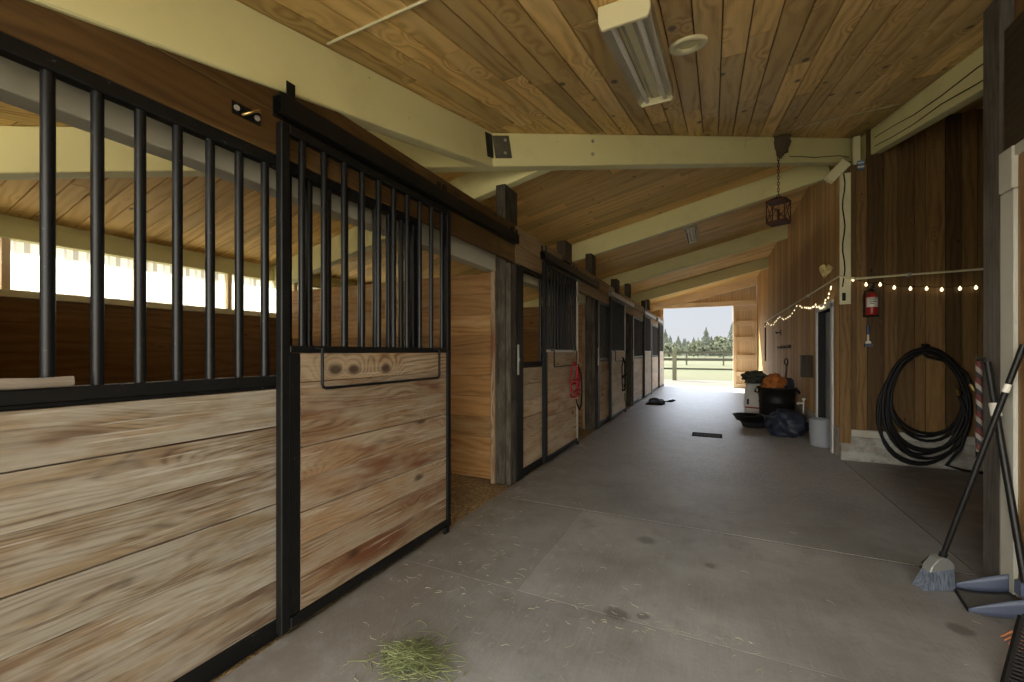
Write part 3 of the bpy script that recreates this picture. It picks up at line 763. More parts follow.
# hose coil
def hose():
    t = thing('garden_hose', 'coiled black garden hose hanging on the plank wing wall down to the floor', 'hose', (2.06, 5.98, .02))
    m = MB(); pts = []
    loops = [(.33,.42,.0),(.315,.33,.01),(.34,.36,-.01),(.335,.24,-.005),(.35,.17,-.01),(.345,.19,-.02),(.37,.10,-.02),(.36,.13,-.01),(.375,.085,-.03),(.40,.03,-.055)]
    n = 36; zt = 1.265
    for j, (w, zb, dx) in enumerate(loops):
        for i in range(n):
            a = 2*PI*i/n; f = i/n
            w2, zb2, dx2 = loops[(j+1) % len(loops)] if j < len(loops)-1 else (w, zb, dx)
            W = w+(w2-w)*f; B = zb+(zb2-zb)*f; D = dx+(dx2-dx)*f
            zz = zt-.025*math.sin(j*2.4); zc = (zz+B)/2; h = (zz-B)/2
            s_ = math.cos(a); q = math.sin(a)
            wid = W*.9*(1-.10*s_)            # a little wider low down
            low = (1-s_)/2
            pts.append((2.055+D*1.3*low+wid*q*(1 if q > 0 else 1.02)+.018*math.sin(j*1.7+a), 5.993-.011*(j % 4)-.008*math.sin(a*2+j), zc+h*s_+.012*math.sin(j*3.1+2*a)))
    pts += [(2.06, 5.985, 1.20), (2.25, 5.965, 1.14), (2.36, 5.96, 1.02), (2.385, 5.955, .92)]
    m.tube(pts, .0155, 8); m.build('hose', 'black_rubber', t)
    m = MB(); tail = [(2.30,5.965,.80),(2.335,5.96,.70),(2.37,5.955,.50),(2.31,5.955,.25),(2.2,5.955,.06),(2.34,5.95,.02),(2.55,5.93,.0165),(2.8,5.9,.0165)]
    m.tube(tail, .0155, 8); m.build('hose_tail', 'black_rubber', t)
    for p, q in (((2.385,5.955,.92),(2.41,5.95,.855)), ((2.30,5.965,.80),(2.285,5.96,.86))):
        m = MB(); m.tube([p, q], [.018,.020], 10); m.tube([(q[0]-.03,q[1]-.01,q[2]+.01),(q[0]+.03,q[1]-.01,q[2]-.01)], .008, 6); m.build('fitting', 'brass', t)
    m = MB(); m.tube([(2.06,6.049,1.31),(2.06,5.95,1.30),(2.06,5.935,1.325)], .009, 8); m.box(2.03,2.09,6.04,6.0495,1.27,1.34); m.build('hook', 'black_steel', t)
hose()

# lead rope on the post
t = thing('lead_rope', 'twisted red, white and black lead rope hanging beside the dark post', 'rope', (1.318, 3.16, .62))
m = MB(); m.tube([(1.312,3.19,1.20),(1.308,3.185,1.10),(1.31,3.185,.95),(1.306,3.18,.80),(1.309,3.18,.70)], .0135, 10); m.build('rope', 'twist_rope', t)
m = MB(); m.tube([(1.309,3.18,.705),(1.309,3.18,.665),(1.307,3.18,.655)], [.017,.015,.004], 8); m.build('rope_end', 'black_nylon', t)
m = MB(); m.tube([(1.3299,3.17,1.215),(1.30,3.185,1.21),(1.30,3.19,1.235)], .005, 6); m.build('hook', 'black_steel', t)

# broom
def broom():
    t = thing('broom', 'black-handled angle broom with grey-blue bristles leaning on the white jamb', 'broom', (1.04, 2.97, 0))
    top = Vector((1.322, 2.845, 1.285)); base = Vector((1.078, 2.985, .135))
    d = top-base
    m = MB(); m.tube([base, base+d*.80], .0125, 10); hd = m.build('handle', 'black_plastic', t)
    m = MB(); m.tube([base+d*.80, base+d*.835], .0135, 10); m.build('handle_band', 'white_plastic', hd)
    m = MB(); m.tube([base+d*.835, top], [.0125]+[.0125], 10); m.build('grip', 'black_plastic', hd)
    # head lies in a plane facing the aisle; long side to the viewer's left
    c = Vector((1.075, 2.985, 0)); ax = Vector((.90, .43, 0)).normalized(); nn = Vector((.43, -.90, 0)).normalized()
    def pt(a, z, th): return tuple(c+ax*a*.88+nn*th+Vector((0,0,z)))
    m = MB()
    def br(u, v):
        uu = (u*4) % 4; k = int(uu) % 4; f = uu-int(uu)
        A = [(-.075,-.022),(.062,-.022),(.062,.022),(-.075,.022)]; B = [(-.128,-.034),(.058,-.034),(.058,.034),(-.128,.034)]
        p0 = A[k]; p1 = A[(k+1) % 4]; q0 = B[k]; q1 = B[(k+1) % 4]
        tx, ty = p0[0]+(p1[0]-p0[0])*f, p0[1]+(p1[1]-p0[1])*f; bx_, by = q0[0]+(q1[0]-q0[0])*f, q0[1]+(q1[1]-q0[1])*f
        zt = .105+.02*(tx+.075)/.14; zb = .004
        return pt(tx+(bx_-tx)*v, zt+(zb-zt)*v, ty+(by-ty)*v)
    m.grid(br, 32, 4, smooth=False); m.build('bristles', 'bristle', t)
    m = MB()
    m.prism([(-.082,.092),(.068,.112),(.062,.138),(.03,.165),(.0,.175),(-.03,.165),(-.07,.125)], -.026, .026, 'xz')
    m.v = [pt(p[0], p[2], p[1]) for p in m.v]; cp = m.build('cap', 'clear_plastic', t, bev=.004)
    m = MB(); pp = [pt(-.085,.098,-.029), pt(-.03,.103,-.031), pt(.068,.118,-.029)]; m.tube(pp, .006, 6)
    m.tube([pt(-.075,.118,-.028), pt(-.03,.155,-.028), pt(.0,.122,-.030), pt(.03,.16,-.028), pt(.062,.132,-.028)], .004, 6); m.build('cap_rim', 'black_plastic', cp)
    m = MB(); m.tube([base-d*.02, base+d*.05], .017, 10); m.build('socket', 'black_plastic', t)
broom()
# dustpan
def dustpan():
    t = thing('dustpan', 'blue-grey lobby dustpan with a long black handle beside the broom', 'dustpan', (1.24, 2.88, 0))
    A = Vector((1.140, 3.02, 0)); B = Vector((1.100, 2.765, 0)); back = Vector((.20, -.055, 0))
    C = A+back; D = B+back
    m = MB()
    def fl(u, v): p = A.lerp(B, u)+back*v; return (p.x, p.y, .006+.05*v*v)
    m.grid(fl, 6, 6); m.build('pan_floor', 'pan_grey', t, solid=.004)
    m = MB()
    def side(P):
        def s_(u, v):
            p = P+back*u; h = .012+.075*math.sin(u*PI*.52)**.9
            return (p.x, p.y, .008+.05*u*u+h*v)
        return s_
    m.grid(side(A), 10, 3); m.grid(side(B), 10, 3)
    def bk(u, v): p = C.lerp(D, u); q = back.normalized()*.03*math.sin(u*PI); return (p.x+q.x, p.y+q.y, .055+v*.09)
    m.grid(bk, 8, 3); m.build('pan_wall', 'blue_plastic', t, solid=.005)
    m = MB(); m.tube([tuple(A+Vector((0,0,.008))), tuple(B+Vector((0,0,.008)))], .006, 6); m.build('lip', 'black_rubber', t)
    b0 = Vector((1.318, 2.82, .15)); b1 = Vector((1.283, 3.045, 1.198))
    m = MB(); m.tube([b0, b0.lerp(b1, .74)], .0145, 10); hd = m.build('handle', 'black_plastic', t)
    m = MB(); m.tube([b0.lerp(b1, .74), b0.lerp(b1, .80)], .021, 10); m.build('broom_clip', 'white_plastic', hd)
    m = MB(); m.tube([b0.lerp(b1, .80), b1], .0145, 10); m.build('grip', 'black_plastic', hd)
    m = MB(); m.box(1.29, 1.335, 2.79, 2.85, .10, .17); m.build('socket', 'blue_plastic', t, bev=.006)
dustpan()
# ribbed rack at the lower right corner
def rack():
    t = thing('ribbed_rack', 'black ribbed plastic rack leaning at the lower right corner', 'rack', (1.16, 2.3, 0))
    P = Vector((.965, 2.19, .006)); Q = Vector((1.25, 2.07, .006)); up = Vector((.105, .121, .226))
    m = MB(); m.beam(P, P+up, .016, .016, (0,1,0)); m.beam(Q, Q+up, .016, .016, (0,1,0)); m.beam(P, Q, .02, .012); m.beam(P+up, Q+up, .02, .012); m.build('frame', 'black_plastic', t)
    for k in range(1, 20):
        m = MB(); a = P+up*(k/20); b_ = Q+up*(k/20); m.beam(a, b_, .012, .007); m.build('slat', 'black_plastic', t)
rack()
t = thing('orange_rake', 'small orange plastic rake head beside the black ribbed rack', 'rake', (1.18, 2.50, 0))
for k in range(5):
    m = MB(); a = Vector((1.205, 2.48+.016*k, .075)); b_ = Vector((1.125, 2.465+.026*k, .012))
    m.tube([a, a.lerp(b_, .6)+Vector((0,0,.012)), b_], [.006,.006,.003], 6); m.build('tine', 'orange_plastic', t)
m = MB(); m.beam((1.205,2.47,.075),(1.205,2.555,.075), .018, .018); m.beam((1.205,2.515,.075),(1.30,2.54,.14), .018, .018); m.build('head', 'orange_plastic', t, bev=.003)

# ------------------------------------------------------------------ tubs, sacks and bags by the side wall
def muck_tub():
    x, y = .985, 8.62
    t = thing('muck_tub', 'large black rubber muck tub standing against the side wall', 'tub', (x, y, 0))
    m = MB(); m.lathe([(.001,.0),(.235,.0),(.24,.01),(.262,.2),(.266,.36),(.274,.37),(.274,.395),(.268,.405),(.288,.60),(.305,.605),(.308,.635),(.295,.64),(.28,.60),(.235,.04),(.001,.03)], (x,y,0), 40); m.build('body', 'black_rubber', t)
    for s_ in (-1, 1):
        m = MB(); a0 = math.radians(200 if s_ < 0 else 345)
        c = Vector((x+.305*math.cos(a0), y+.305*math.sin(a0), .6)); tg = Vector((-math.sin(a0), math.cos(a0), 0)); o = Vector((math.cos(a0), math.sin(a0), 0))
        m.tube([c-tg*.08, c-tg*.06+o*.03-Vector((0,0,.05)), c+tg*.06+o*.03-Vector((0,0,.05)), c+tg*.08], .011, 8); m.build('rope_handle', 'black_nylon', t)
muck_tub()
def lump(name, mat, c, rx, ry, rz, label, cat, seed, amp=.22, fr=3.0, rot=0, flat=True, n=28, parent=None):
    from mathutils import noise
    m = MB(); cr, sr = math.cos(rot), math.sin(rot)
    def fn(u, v):
        a = 2*PI*u; b_ = -PI/2+PI*v
        p = Vector((math.cos(a)*math.cos(b_), math.sin(a)*math.cos(b_), math.sin(b_)))
        q = 1+amp*noise.fractal(p*fr+Vector((seed, seed*2.1, 0)), .9, 2.1, 4)
        # folds
        q += amp*.35*(abs(math.sin(4*a+3*p.z+seed))-.5)*math.cos(b_)
        P = Vector((p.x*rx*q, p.y*ry*q, p.z*rz*q))
        z = P.z+c[2]
        if flat: z = max(z, c[2]-rz*.82)
        return (c[0]+P.x*cr-P.y*sr, c[1]+P.x*sr+P.y*cr, z)
    m.grid(fn, n*2, n)
    o = m.build(name, mat, parent, weld=True)
    if label: tag(o, label, cat)
    return o
lump('stuffed_bag', 'blue_bag', (.97, 7.45, .175), .255, .25, .21, 'dark blue stuffed bag lying in front of the black tub', 'bag', 3.3, .26, 2.2, .3)
lump('horse_blanket', 'orange_cloth', (.95, 8.60, .70), .165, .16, .16, 'orange blanket bundled on top of the black tub', 'blanket', 7.7, .3, 2.4, .4)
lump('folded_jacket', 'navy_cloth', (1.165, 8.72, .70), .085, .10, .10, 'dark cloth beside the orange blanket on the tub', 'cloth', 1.9, .3, 2.4, .1)
lump('green_tarp', 'green_cloth', (.70, 9.12, .76), .23, .15, .12, 'dark green tarp crumpled over the white feed sacks', 'tarp', 5.1, .45, 3.0, .6)
def sack(c, w, h, th, tilt, label, seed, prt):
    from mathutils import noise
    t = thing('feed_sack', label, 'sack', (c[0], c[1], 0), 'feed sacks around the black tub')
    def shape(u, v, off=0):
        a = 2*PI*u; z = v
        ww = w*(.86+.14*math.sin(z*PI)**.6); tt = th*(.30+.70*math.sin(min(1, max(0, z*.97+.02))*PI)**.55)+off
        e = .55
        x = ww*math.copysign(abs(math.cos(a))**e, math.cos(a)); y = tt*math.copysign(abs(math.sin(a))**e, math.sin(a))
        q = .012*noise.noise(Vector((x*9, z*6, seed+y*5)))
        return Vector((x*(1+q*3), y+q, z*h))
    Mx = Matrix.Translation((c[0], c[1], 0)) @ Matrix.Rotation(c[2], 4, 'Z') @ Matrix.Rotation(tilt, 4, 'X')
    m = MB(); m.xf(Mx)
    m.grid(lambda u, v: tuple(shape(u, v)), 40, 18)
    m.add([tuple(shape(k/20, 0)) for k in range(20)], [tuple(range(20))], [[(0,0)]*20])
    m.add([tuple(shape(k/20, 1)) for k in range(20)][::-1], [tuple(range(20))], [[(0,0)]*20])
    bag = m.build('bag', 'sack', t, weld=True)
    for (u0, u1, v0, v1, mat) in prt:
        m = MB(); m.xf(Mx); m.grid(lambda u, v: tuple(shape(u0+(u1-u0)*u, v0+(v1-v0)*v, .003)), 10, 3); m.build('printed_band', mat, bag)
sack((.735, 9.22, -.35), .22, .66, .10, -.10, 'white feed sack with a red band standing left of the black tub', 2.0, ((.60,.80,.26,.30,'red_nylon'), (.66,.70,.36,.52,'navy_cloth'), (.80,.86,.40,.46,'red_nylon')))
sack((.93, 9.62, .15), .22, .72, .10, -.06, 'white feed sack standing behind the black tub', 4.0, ((.62,.86,.55,.62,'navy_cloth'),))
sack((1.20, 9.06, 1.35), .16, .50, .07, -.03, 'white feed sack wedged between the tub and the side wall', 6.0, ((.62,.86,.55,.60,'navy_cloth'),))
t = thing('grey_feed_pan', 'grey rubber feed pan on the floor under the black pan', 'pan', (.60, 8.05, 0))
m = MB(); m.lathe([(.001,0),(.155,0),(.165,.006),(.20,.085),(.212,.088),(.212,.10),(.192,.098),(.16,.02),(.001,.016)], (.60,8.05,0), 32); m.build('bowl', 'grey_rubber' if 'grey_rubber' in M else 'charcoal_steel', t)
t = thing('black_feed_pan', 'wide shallow black rubber feed pan stacked on the grey pan', 'pan', (.52, 8.10, .101))
m = MB(); m.xf(Matrix.Translation((.52,8.10,.101))); m.lathe([(.001,0),(.17,0),(.18,.006),(.225,.08),(.238,.084),(.238,.098),(.215,.096),(.175,.02),(.001,.016)], (0,0,0), 36); m.build('bowl', 'black_rubber', t)
t = thing('grey_tub', 'grey plastic tub standing in the doorway by the blue bag', 'tub', (1.285, 6.83, 0))
m = MB(); m.lathe([(.001,0),(.118,0),(.122,.008),(.130,.34),(.134,.345),(.134,.36),(.124,.36),(.115,.02),(.001,.015)], (1.283,6.83,0), 30); m.build('body', 'grey_plastic', t)
t = thing('shovel', 'shovel with a loop handle leaning behind the black tub', 'shovel', (1.22, 9.6, 0))
m = MB(); m.tube([(1.19,9.55,.05),(1.285,9.75,.98)], .014, 8); m.build('shaft', 'trunk', t)
m = MB(); m.tube([(1.285,9.75,.98),(1.25,9.75,1.03),(1.25,9.755,1.09),(1.285,9.76,1.13),(1.30,9.76,1.09),(1.30,9.755,1.03),(1.285,9.75,.98)], .012, 8); m.build('loop_handle', 'black_plastic', t)
m = MB(); m.grid(lambda u, v: (1.10+.18*u, 9.50+.05*v-.02*math.sin(u*PI), .003+.22*v), 6, 4); m.build('blade', 'charcoal_steel', t, solid=.004)
t = thing('wall_box', 'dark wooden box fixed to the side wall left of the white door frame', 'box', (1.25, 7.66, .87))
m = MB(); m.box(1.195, XW-.0005, 7.58, 7.74, .87, 1.185, 2); m.build('body', 'dark_wood', t, bev=.006)
m = MB(); m.box(1.185, XW-.0005, 7.57, 7.75, 1.186, 1.20); m.build('lid', 'dark_wood', t, bev=.003)
t = thing('wall_hook', 'small black hook high on the side wall above the tub', 'hook', (1.30, 10.9, 1.66))
m = MB(); m.tube([(XW-.0005,10.9,1.68),(1.27,10.9,1.675),(1.24,10.9,1.66),(1.235,10.9,1.70)], .011, 6); m.box(1.318,XW-.0005,10.86,10.94,1.62,1.74); m.build('hook', 'black_steel', t)
t = thing('hook_rail', 'short dark wooden hook rail on the side wall above the tub', 'hook rail', (1.31, 10.1, 1.34))
m = MB(); m.box(1.285, XW-.0005, 9.55, 10.75, 1.325, 1.39, 1); m.build('board', 'rear_wood', t, bev=.004)
for y in (9.7, 10.15, 10.6):
    m = MB(); m.tube([(1.286,y,1.35),(1.24,y,1.34),(1.235,y,1.37)], .009, 6); m.build('peg', 'black_steel', t)
t = thing('water_tap', 'white water tap on the side wall just above the blue bag', 'tap', (1.27, 7.95, .0))
m = MB(); m.tube([(1.27,7.95,.0),(1.27,7.95,.50)], .014, 8); m.tube([(1.27,7.95,.44),(1.20,7.93,.45),(1.19,7.93,.42)], .016, 8); m.build('spout', 'white_plastic', t)
m = MB(); m.box(1.245,1.295,7.93,7.97,.50,.52); m.build('lever', 'white_plastic', t, bev=.003)
t = thing('leaf_ornament', 'tan heart-shaped leaf ornament on the plank wall left of the cream corner board', 'ornament', (1.25, 6.40, 2.16))
m = MB()
def leaf(u, v):
    a = 2*PI*u; hx_ = 16*math.sin(a)**3/16; hz = (13*math.cos(a)-5*math.cos(2*a)-2*math.cos(3*a)-math.cos(4*a))/15
    return (1.248+.072*v*hx_+.012*v*hz, 6.40+.02*v*math.cos(5*a)+.03*v*v*hx_, 2.262+.098*v*hz)
m.grid(leaf, 32, 5); m.build('blade', 'tan_leaf', t, solid=.004, weld=True)
m = MB(); m.tube([(1.252,6.40,2.27),(1.285,6.40,2.31),(1.3295,6.41,2.29)], .006, 6); m.build('stem', 'tan_leaf', t)
t = thing('blue_carton', 'small blue and white packet tucked under the roof on the wing wall', 'packet', (1.50, 6.03, 3.33))
m = MB(); m.box(1.475,1.535,6.02,6.0495,3.33,3.43,2); m.build('packet', 'label_blue', t, bev=.003)
m = MB(); m.box(1.4745,1.5355,6.018,6.0205,3.345,3.365); m.box(1.4745,1.5355,6.018,6.0205,3.395,3.41); m.build('white_stripe', 'white_plastic', t)

# ------------------------------------------------------------------ hanging things
# lantern, chain and mud nest on the hip beam
LX, LY = .64, 5.45
def lantern():
    zb = 2.665; r = .125; A0 = .35
    t = thing('lantern', 'rusty square lantern hanging on a chain from the hip beam', 'lantern', (LX, LY, zb))
    C4 = [(LX+r*math.cos(A0+PI/2*k), LY+r*math.sin(A0+PI/2*k)) for k in range(4)]
    m = MB()
    for k in range(4):
        p, q = C4[k], C4[(k+1) % 4]; m.beam((p[0],p[1],zb+.012), (q[0],q[1],zb+.012), .016, .022)
    m.prism([(LX+(x-LX)*.9, LY+(y-LY)*.9) for x, y in C4], zb+.004, zb+.012); m.build('base', 'rust_iron', t)
    rf = MB(); rf.prism([(LX+(x-LX)*1.08, LY+(y-LY)*1.08) for x, y in C4], zb+.235, zb+.252)
    vs = [(LX+(x-LX)*1.08, LY+(y-LY)*1.08, zb+.252) for x, y in C4]+[(LX+(x-LX)*.25, LY+(y-LY)*.25, zb+.292) for x, y in C4]
    rf.add(vs, [(0,1,5,4),(1,2,6,5),(2,3,7,6),(3,0,4,7),(4,5,6,7)], [[(0,0)]*4]*5); roof = rf.build('roof', 'rust_iron', t)
    m = MB(); m.tube([(LX+.016*math.cos(2*PI*i/10), LY, zb+.306+.016*math.sin(2*PI*i/10)) for i in range(10)], .004, 6, closed=True); m.build('ring', 'rust_iron', roof)
    for k in range(4):
        p, q = C4[k], C4[(k+1) % 4]
        m = MB(); m.tube([(p[0],p[1],zb+.015),(p[0],p[1],zb+.24)], .006, 6)
        m.tube([(p[0],p[1],zb+.02),(q[0],q[1],zb+.235)], .004, 5); m.tube([(q[0],q[1],zb+.02),(p[0],p[1],zb+.235)], .004, 5); m.build('cage_bar', 'rust_iron', t)
    m = MB(); m.tube([(LX,LY,zb+.012),(LX,LY,zb+.16)], .014, 10); m.build('candle_tube', 'rust_iron', t)
    m = MB(); z = zb+.322; k = 0; zt = 3.45
    while z < zt:
        c = Vector((LX, LY, z+.018)); ax = Vector((1,0,0)) if k % 2 else Vector((0,1,0))
        m.tube([tuple(c+ax*.010*math.cos(2*PI*i/10)+Vector((0,0,.022*math.sin(2*PI*i/10)))) for i in range(10)], .004, 5, closed=True); z += .034; k += 1
    m.build('chain', 'rust_iron', t)
lantern()
m = MB()
from mathutils import noise as NZ
def nest(u, v):
    a = 2*PI*u; b_ = -PI/2+PI*v; p = Vector((math.cos(a)*math.cos(b_), math.sin(a)*math.cos(b_), math.sin(b_)))
    q = 1+.3*NZ.fractal(p*3, .9, 2.0, 3); w = .5+.5*v
    return (LX+.02+p.x*.13*q*w, LY+.09+p.y*.07*q*w-.03, 3.57+p.z*.145*q)
m.grid(nest, 24, 14); tag(m.build('mud_nest', 'mud', weld=True), 'brown mud nest stuck to the hip beam above the lantern chain', 'nest')

# fluorescent fixtures
def fixture(x0, x1, y0, y1, zf, a, label, axis):
    c = ((x0+x1)/2, (y0+y1)/2)
    t = thing('ceiling_light', label, 'ceiling light', (c[0], c[1], zf-.09))
    L = (y1-y0); W = x1-x0
    Mx = Matrix.Translation((c[0], c[1], zf)) @ a
    # local: x across, y along, z up (0 = ceiling)
    w = W/2; l = L/2
    m = MB(); m.xf(Mx); m.prism([(-w*.45,-.002),(-w*.45,-.05),(-.02,-.062),(.02,-.062),(w*.45,-.05),(w*.45,-.002)], -l+.012, l-.012, 'xz'); hs = m.build('housing', 'fixture_paint', t)
    for s_ in (-1, 1):
        m = MB(); m.xf(Mx)
        m.add([(s_*w*.46,-l+.012,-.045),(s_*w,-l+.012,-.095),(s_*w,l-.012,-.095),(s_*w*.46,l-.012,-.045)], [(0,1,2,3)], [[(0,0)]*4])
        m.add([(s_*w,-l+.012,-.095),(s_*w*1.0,-l+.012,-.012),(s_*w*1.0,l-.012,-.012),(s_*w,l-.012,-.095)], [(0,1,2,3)], [[(0,0)]*4])
        m.add([(s_*.018,-l+.012,-.063),(s_*w*.48,-l+.012,-.046),(s_*w*.48,l-.012,-.046),(s_*.018,l-.012,-.063)], [(0,1,2,3)], [[(0,0)]*4])
        m.build('reflector', 'reflector', t, solid=.002)
        m = MB(); m.xf(Mx); m.tube([(s_*w*.52,-l+.03,-.082),(s_*w*.52,l-.03,-.082)], .013, 12); m.build('tube_lamp', 'white_plastic', hs)
        m = MB(); m.xf(Mx)
        m.prism([(-w*1.02,-.004),(w*1.02,-.004),(w*1.02,-.07),(w*.9,-.105),(-w*.9,-.105),(-w*1.02,-.07)], s_*l-.012, s_*l+.012, 'xz'); m.build('end_cap', 'fixture_paint', t, bev=.004)
fixture(-.485, -.255, 1.92, 3.14, znear(2.53), Matrix.Rotation(math.atan(SL), 4, 'X'), 'double tube fluorescent light on the nearest ceiling boards', 'y')
fixture(-.475, -.285, 7.71, 8.80, zmain(-.38), Matrix.Rotation(-math.atan(SL), 4, 'Y'), 'double tube fluorescent light between the second and third rafters', 'y')
t = thing('ceiling_vent', 'round cream recessed ring in the nearest ceiling boards', 'ceiling light', (-.133, 2.58, znear(2.58)-.03))
m = MB(); m.xf(Matrix.Translation((-.133,2.58,znear(2.58))) @ Matrix.Rotation(math.atan(SL), 4, 'X')); m.lathe([(.103,-.001),(.103,-.012),(.095,-.018),(.062,-.014),(.056,-.004),(.056,-.001)], n=36); m.build('ring', 'fixture_paint', t)
m = MB(); m.xf(Matrix.Translation((-.133,2.58,znear(2.58))) @ Matrix.Rotation(math.atan(SL), 4, 'X')); m.lathe([(.057,-.002),(.03,-.0035),(.001,-.004)], n=24); m.build('lens', 'cream', t)
# bracket at the hip joint
t = thing('angle_bracket', 'bent dark metal bracket bolting the hip beam to the left rafter', 'bracket', (-1.62, 3.2, 2.95))
m = MB(); zc = 3.0
hx = Vector((1,1,SL)).normalized(); hn = Vector((1,-1,0)).normalized()
base = Vector((-1.755, 3.195, 0))
p0 = Vector((-1.650, 3.17, zc)); 
m.beam(Vector((-1.7015,3.158,zc)), Vector((-1.7015,3.05,zc-.024)), .006, .19); m.build('plate', 'charcoal_steel', t)
m = MB(); a = Vector((-1.692,3.163,zc)); q = a+hx*.15; m.beam(a, q, .006, .19); m.build('plate', 'bracket_steel', t)
for dz in (-.055, .055):
    m = MB(); c = a+hx*.10+Vector((0,0,dz)); m.tube([c, c+hn*.012], .013, 6); m.build('bolt', 'bare_steel', t)
for k, dz in enumerate((-.06, .06)):
    hp = Vector((-1.06, 3.89, zmain(-1.06)-.14+dz)); 
    m = MB(); c = hp+hn*.0575; m.tube([c-hn*.004, c+hn*.010], .016, 8); tag(m.build('bolt_head', 'bare_steel'), ['lower', 'upper'][k]+' bolt head on the hip beam right of the bracket', 'bolt')
# wires
def wire(pts, label, mat='cord_white', r=.004):
    m = MB(); m.tube(pts, r, 5); tag(m.build('wire', mat), label, 'wire')
wire([(x, 1.44, znear(1.44)-.006) for x in (-1.68, -1.4, -1.122, -.8, -.4)], 'thin pale conduit across the nearest ceiling boards above the left rafter', 'cord_white', .007)
wire([(.30, 5.12, 3.42), (.31, 5.13, 3.52), (.53, 5.2, znear(5.2)-.03), (1.0, 5.15, znear(5.15)-.012), (1.55, 5.05, znear(5.05)-.012)], 'thin wire strung along the ceiling from the hip beam to the right rafter', 'cord_white', .004)
wire([(1.594, y, znear(y)-.15-.02*math.sin(y*3)) for y in (2.6, 3.2, 3.9, 4.4, 4.9, 5.4, 5.9)], 'upper dark wire stapled along the right rafter', 'black_nylon', .004)
wire([(1.594, y, znear(y)-.24-.015*math.sin(y*4)) for y in (2.6, 3.2, 3.9, 4.4, 4.9, 5.4, 5.9)], 'lower dark wire stapled along the right rafter', 'black_nylon', .004)
hn3 = Vector((1,-1,0)).normalized()*.064
wire([tuple(Vector((x, x+4.95, zmain(x)-.24+.01*math.sin(x*30)))+hn3) for x in (.72, .85, 1.0, 1.15, 1.3, 1.42)], 'dark wire along the hip beam from the lantern to the corner', 'black_nylon', .004)
# eye plate on the nearest header
t = thing('eye_plate', 'black eye plate with a hook screwed to the nearest header plank', 'hook', (-1.72, 1.075, 2.19))
m = MB(); m.box(-1.7245,-1.720,1.02,1.135,2.20,2.25); m.build('plate', 'black_steel', t)
for y in (1.035, 1.118):
    m = MB(); m.tube([(-1.7199,y,2.225),(-1.713,y,2.225)], .011, 8); m.build('bolt', 'bare_steel', t)
m = MB(); m.tube([(-1.718,1.06,2.21),(-1.69,1.065,2.212),(-1.685,1.085,2.228),(-1.685,1.105,2.24),(-1.695,1.115,2.243)], .006, 6); m.build('hook', 'brass', t)
# scrap on the rail
m = MB()
def scrap(u, v):
    a = 2*PI*v; y = .10+u*.46; return (-1.7165+.013*math.cos(a)*(1+.2*math.sin(u*17)), y, 1.1635+.015*math.sin(a)*(1+.15*math.sin(u*11+a))+.001)
m.grid(scrap, 22, 10)
tag(m.build('wood_scrap', 'grey_scrap'), 'grey weathered wood scrap lying on the nearest bar rail', 'wood scrap')

# halters
def strap(pts, w, th, mat, name, parent, up=(1,0,0)):
    m = MB()
    for a, b_ in zip(pts[:-1], pts[1:]):
        m.beam(a, b_, w, th, up)
    return m.build(name, mat, parent)
def loop(c, ry, rz, tiltx=.0, n=16, a0=0, a1=2*PI):
    return [(c[0]+tiltx*math.sin(a0+(a1-a0)*i/n), c[1]+ry*math.cos(a0+(a1-a0)*i/n), c[2]+rz*math.sin(a0+(a1-a0)*i/n)) for i in range(n+1)]
def halter(y, z, mat, rope, name, label, s_=1.0, wy=1.0):
    t = thing(name, label, 'halter', (-1.62, y, z-.5*s_))
    def tp(pts, r, nm, mt, flat=1.0):
        m = MB(); m.tube([(p[0], y+(p[1]-y)*wy, p[2]) for p in pts], r, 8); return m.build(nm, mt, t)
    x = -1.618
    tp([(x+.015,y-.02,z),(x,y-.06,z-.10*s_),(x+.005,y-.07,z-.30*s_),(x+.008,y-.05,z-.42*s_)], .012, 'cheek_strap', mat)
    tp([(x+.015,y-.01,z),(x+.02,y+.05,z-.10*s_),(x+.02,y+.06,z-.30*s_),(x+.015,y+.05,z-.42*s_)], .012, 'cheek_strap', mat)
    nb = tp(loop((x+.02,y,z-.42*s_), .075, .05*s_, .02), .013, 'noseband', mat)
    tp(loop((x+.025,y+.01,z-.25*s_), .07, .03*s_, .02), .012, 'throat_strap', mat)
    tp([(x+.01,y-.02,z),(x-.01,y-.01,z+.02),(x+.01,y+.015,z)], .012, 'crown_strap', mat)
    tp([(x+.03,y+.02,z-.05),(x+.035,y+.0,z-.2*s_),(x+.03,y+.02,z-.40*s_),(x+.03,y-.01,z-.47*s_)], .014, 'folded_strap', mat)
    for dy, dz in ((-.07,-.40),(.06,-.40),(.0,-.47)):
        m = MB(); m.tube(loop((x+.032,y+dy*wy,z+dz*s_), .018, .018, 0, 12)[:-1], .004, 6, closed=True); m.build('ring', 'brass', nb)
    tp([(x+.03,y+.03,z-.02),(x+.03,y+.09,z-.15*s_),(x+.03,y+.11,z-.40*s_),(x+.028,y+.10,z-.60*s_),(x+.028,y+.06,z-.66*s_),(x+.028,y+.02,z-.58*s_),(x+.028,y-.0,z-.50*s_)], .009, 'lead_rope', rope)
halter(5.20, 1.105, 'red_nylon', 'black_nylon', 'red_halter', 'red nylon halter with a dark lead hanging on the second sliding door', .92, 2.3)
halter(8.42, 1.12, 'black_nylon', 'olive_nylon', 'black_halter', 'black halter with an olive lead hanging on the third sliding door', 1.35, 1.7)

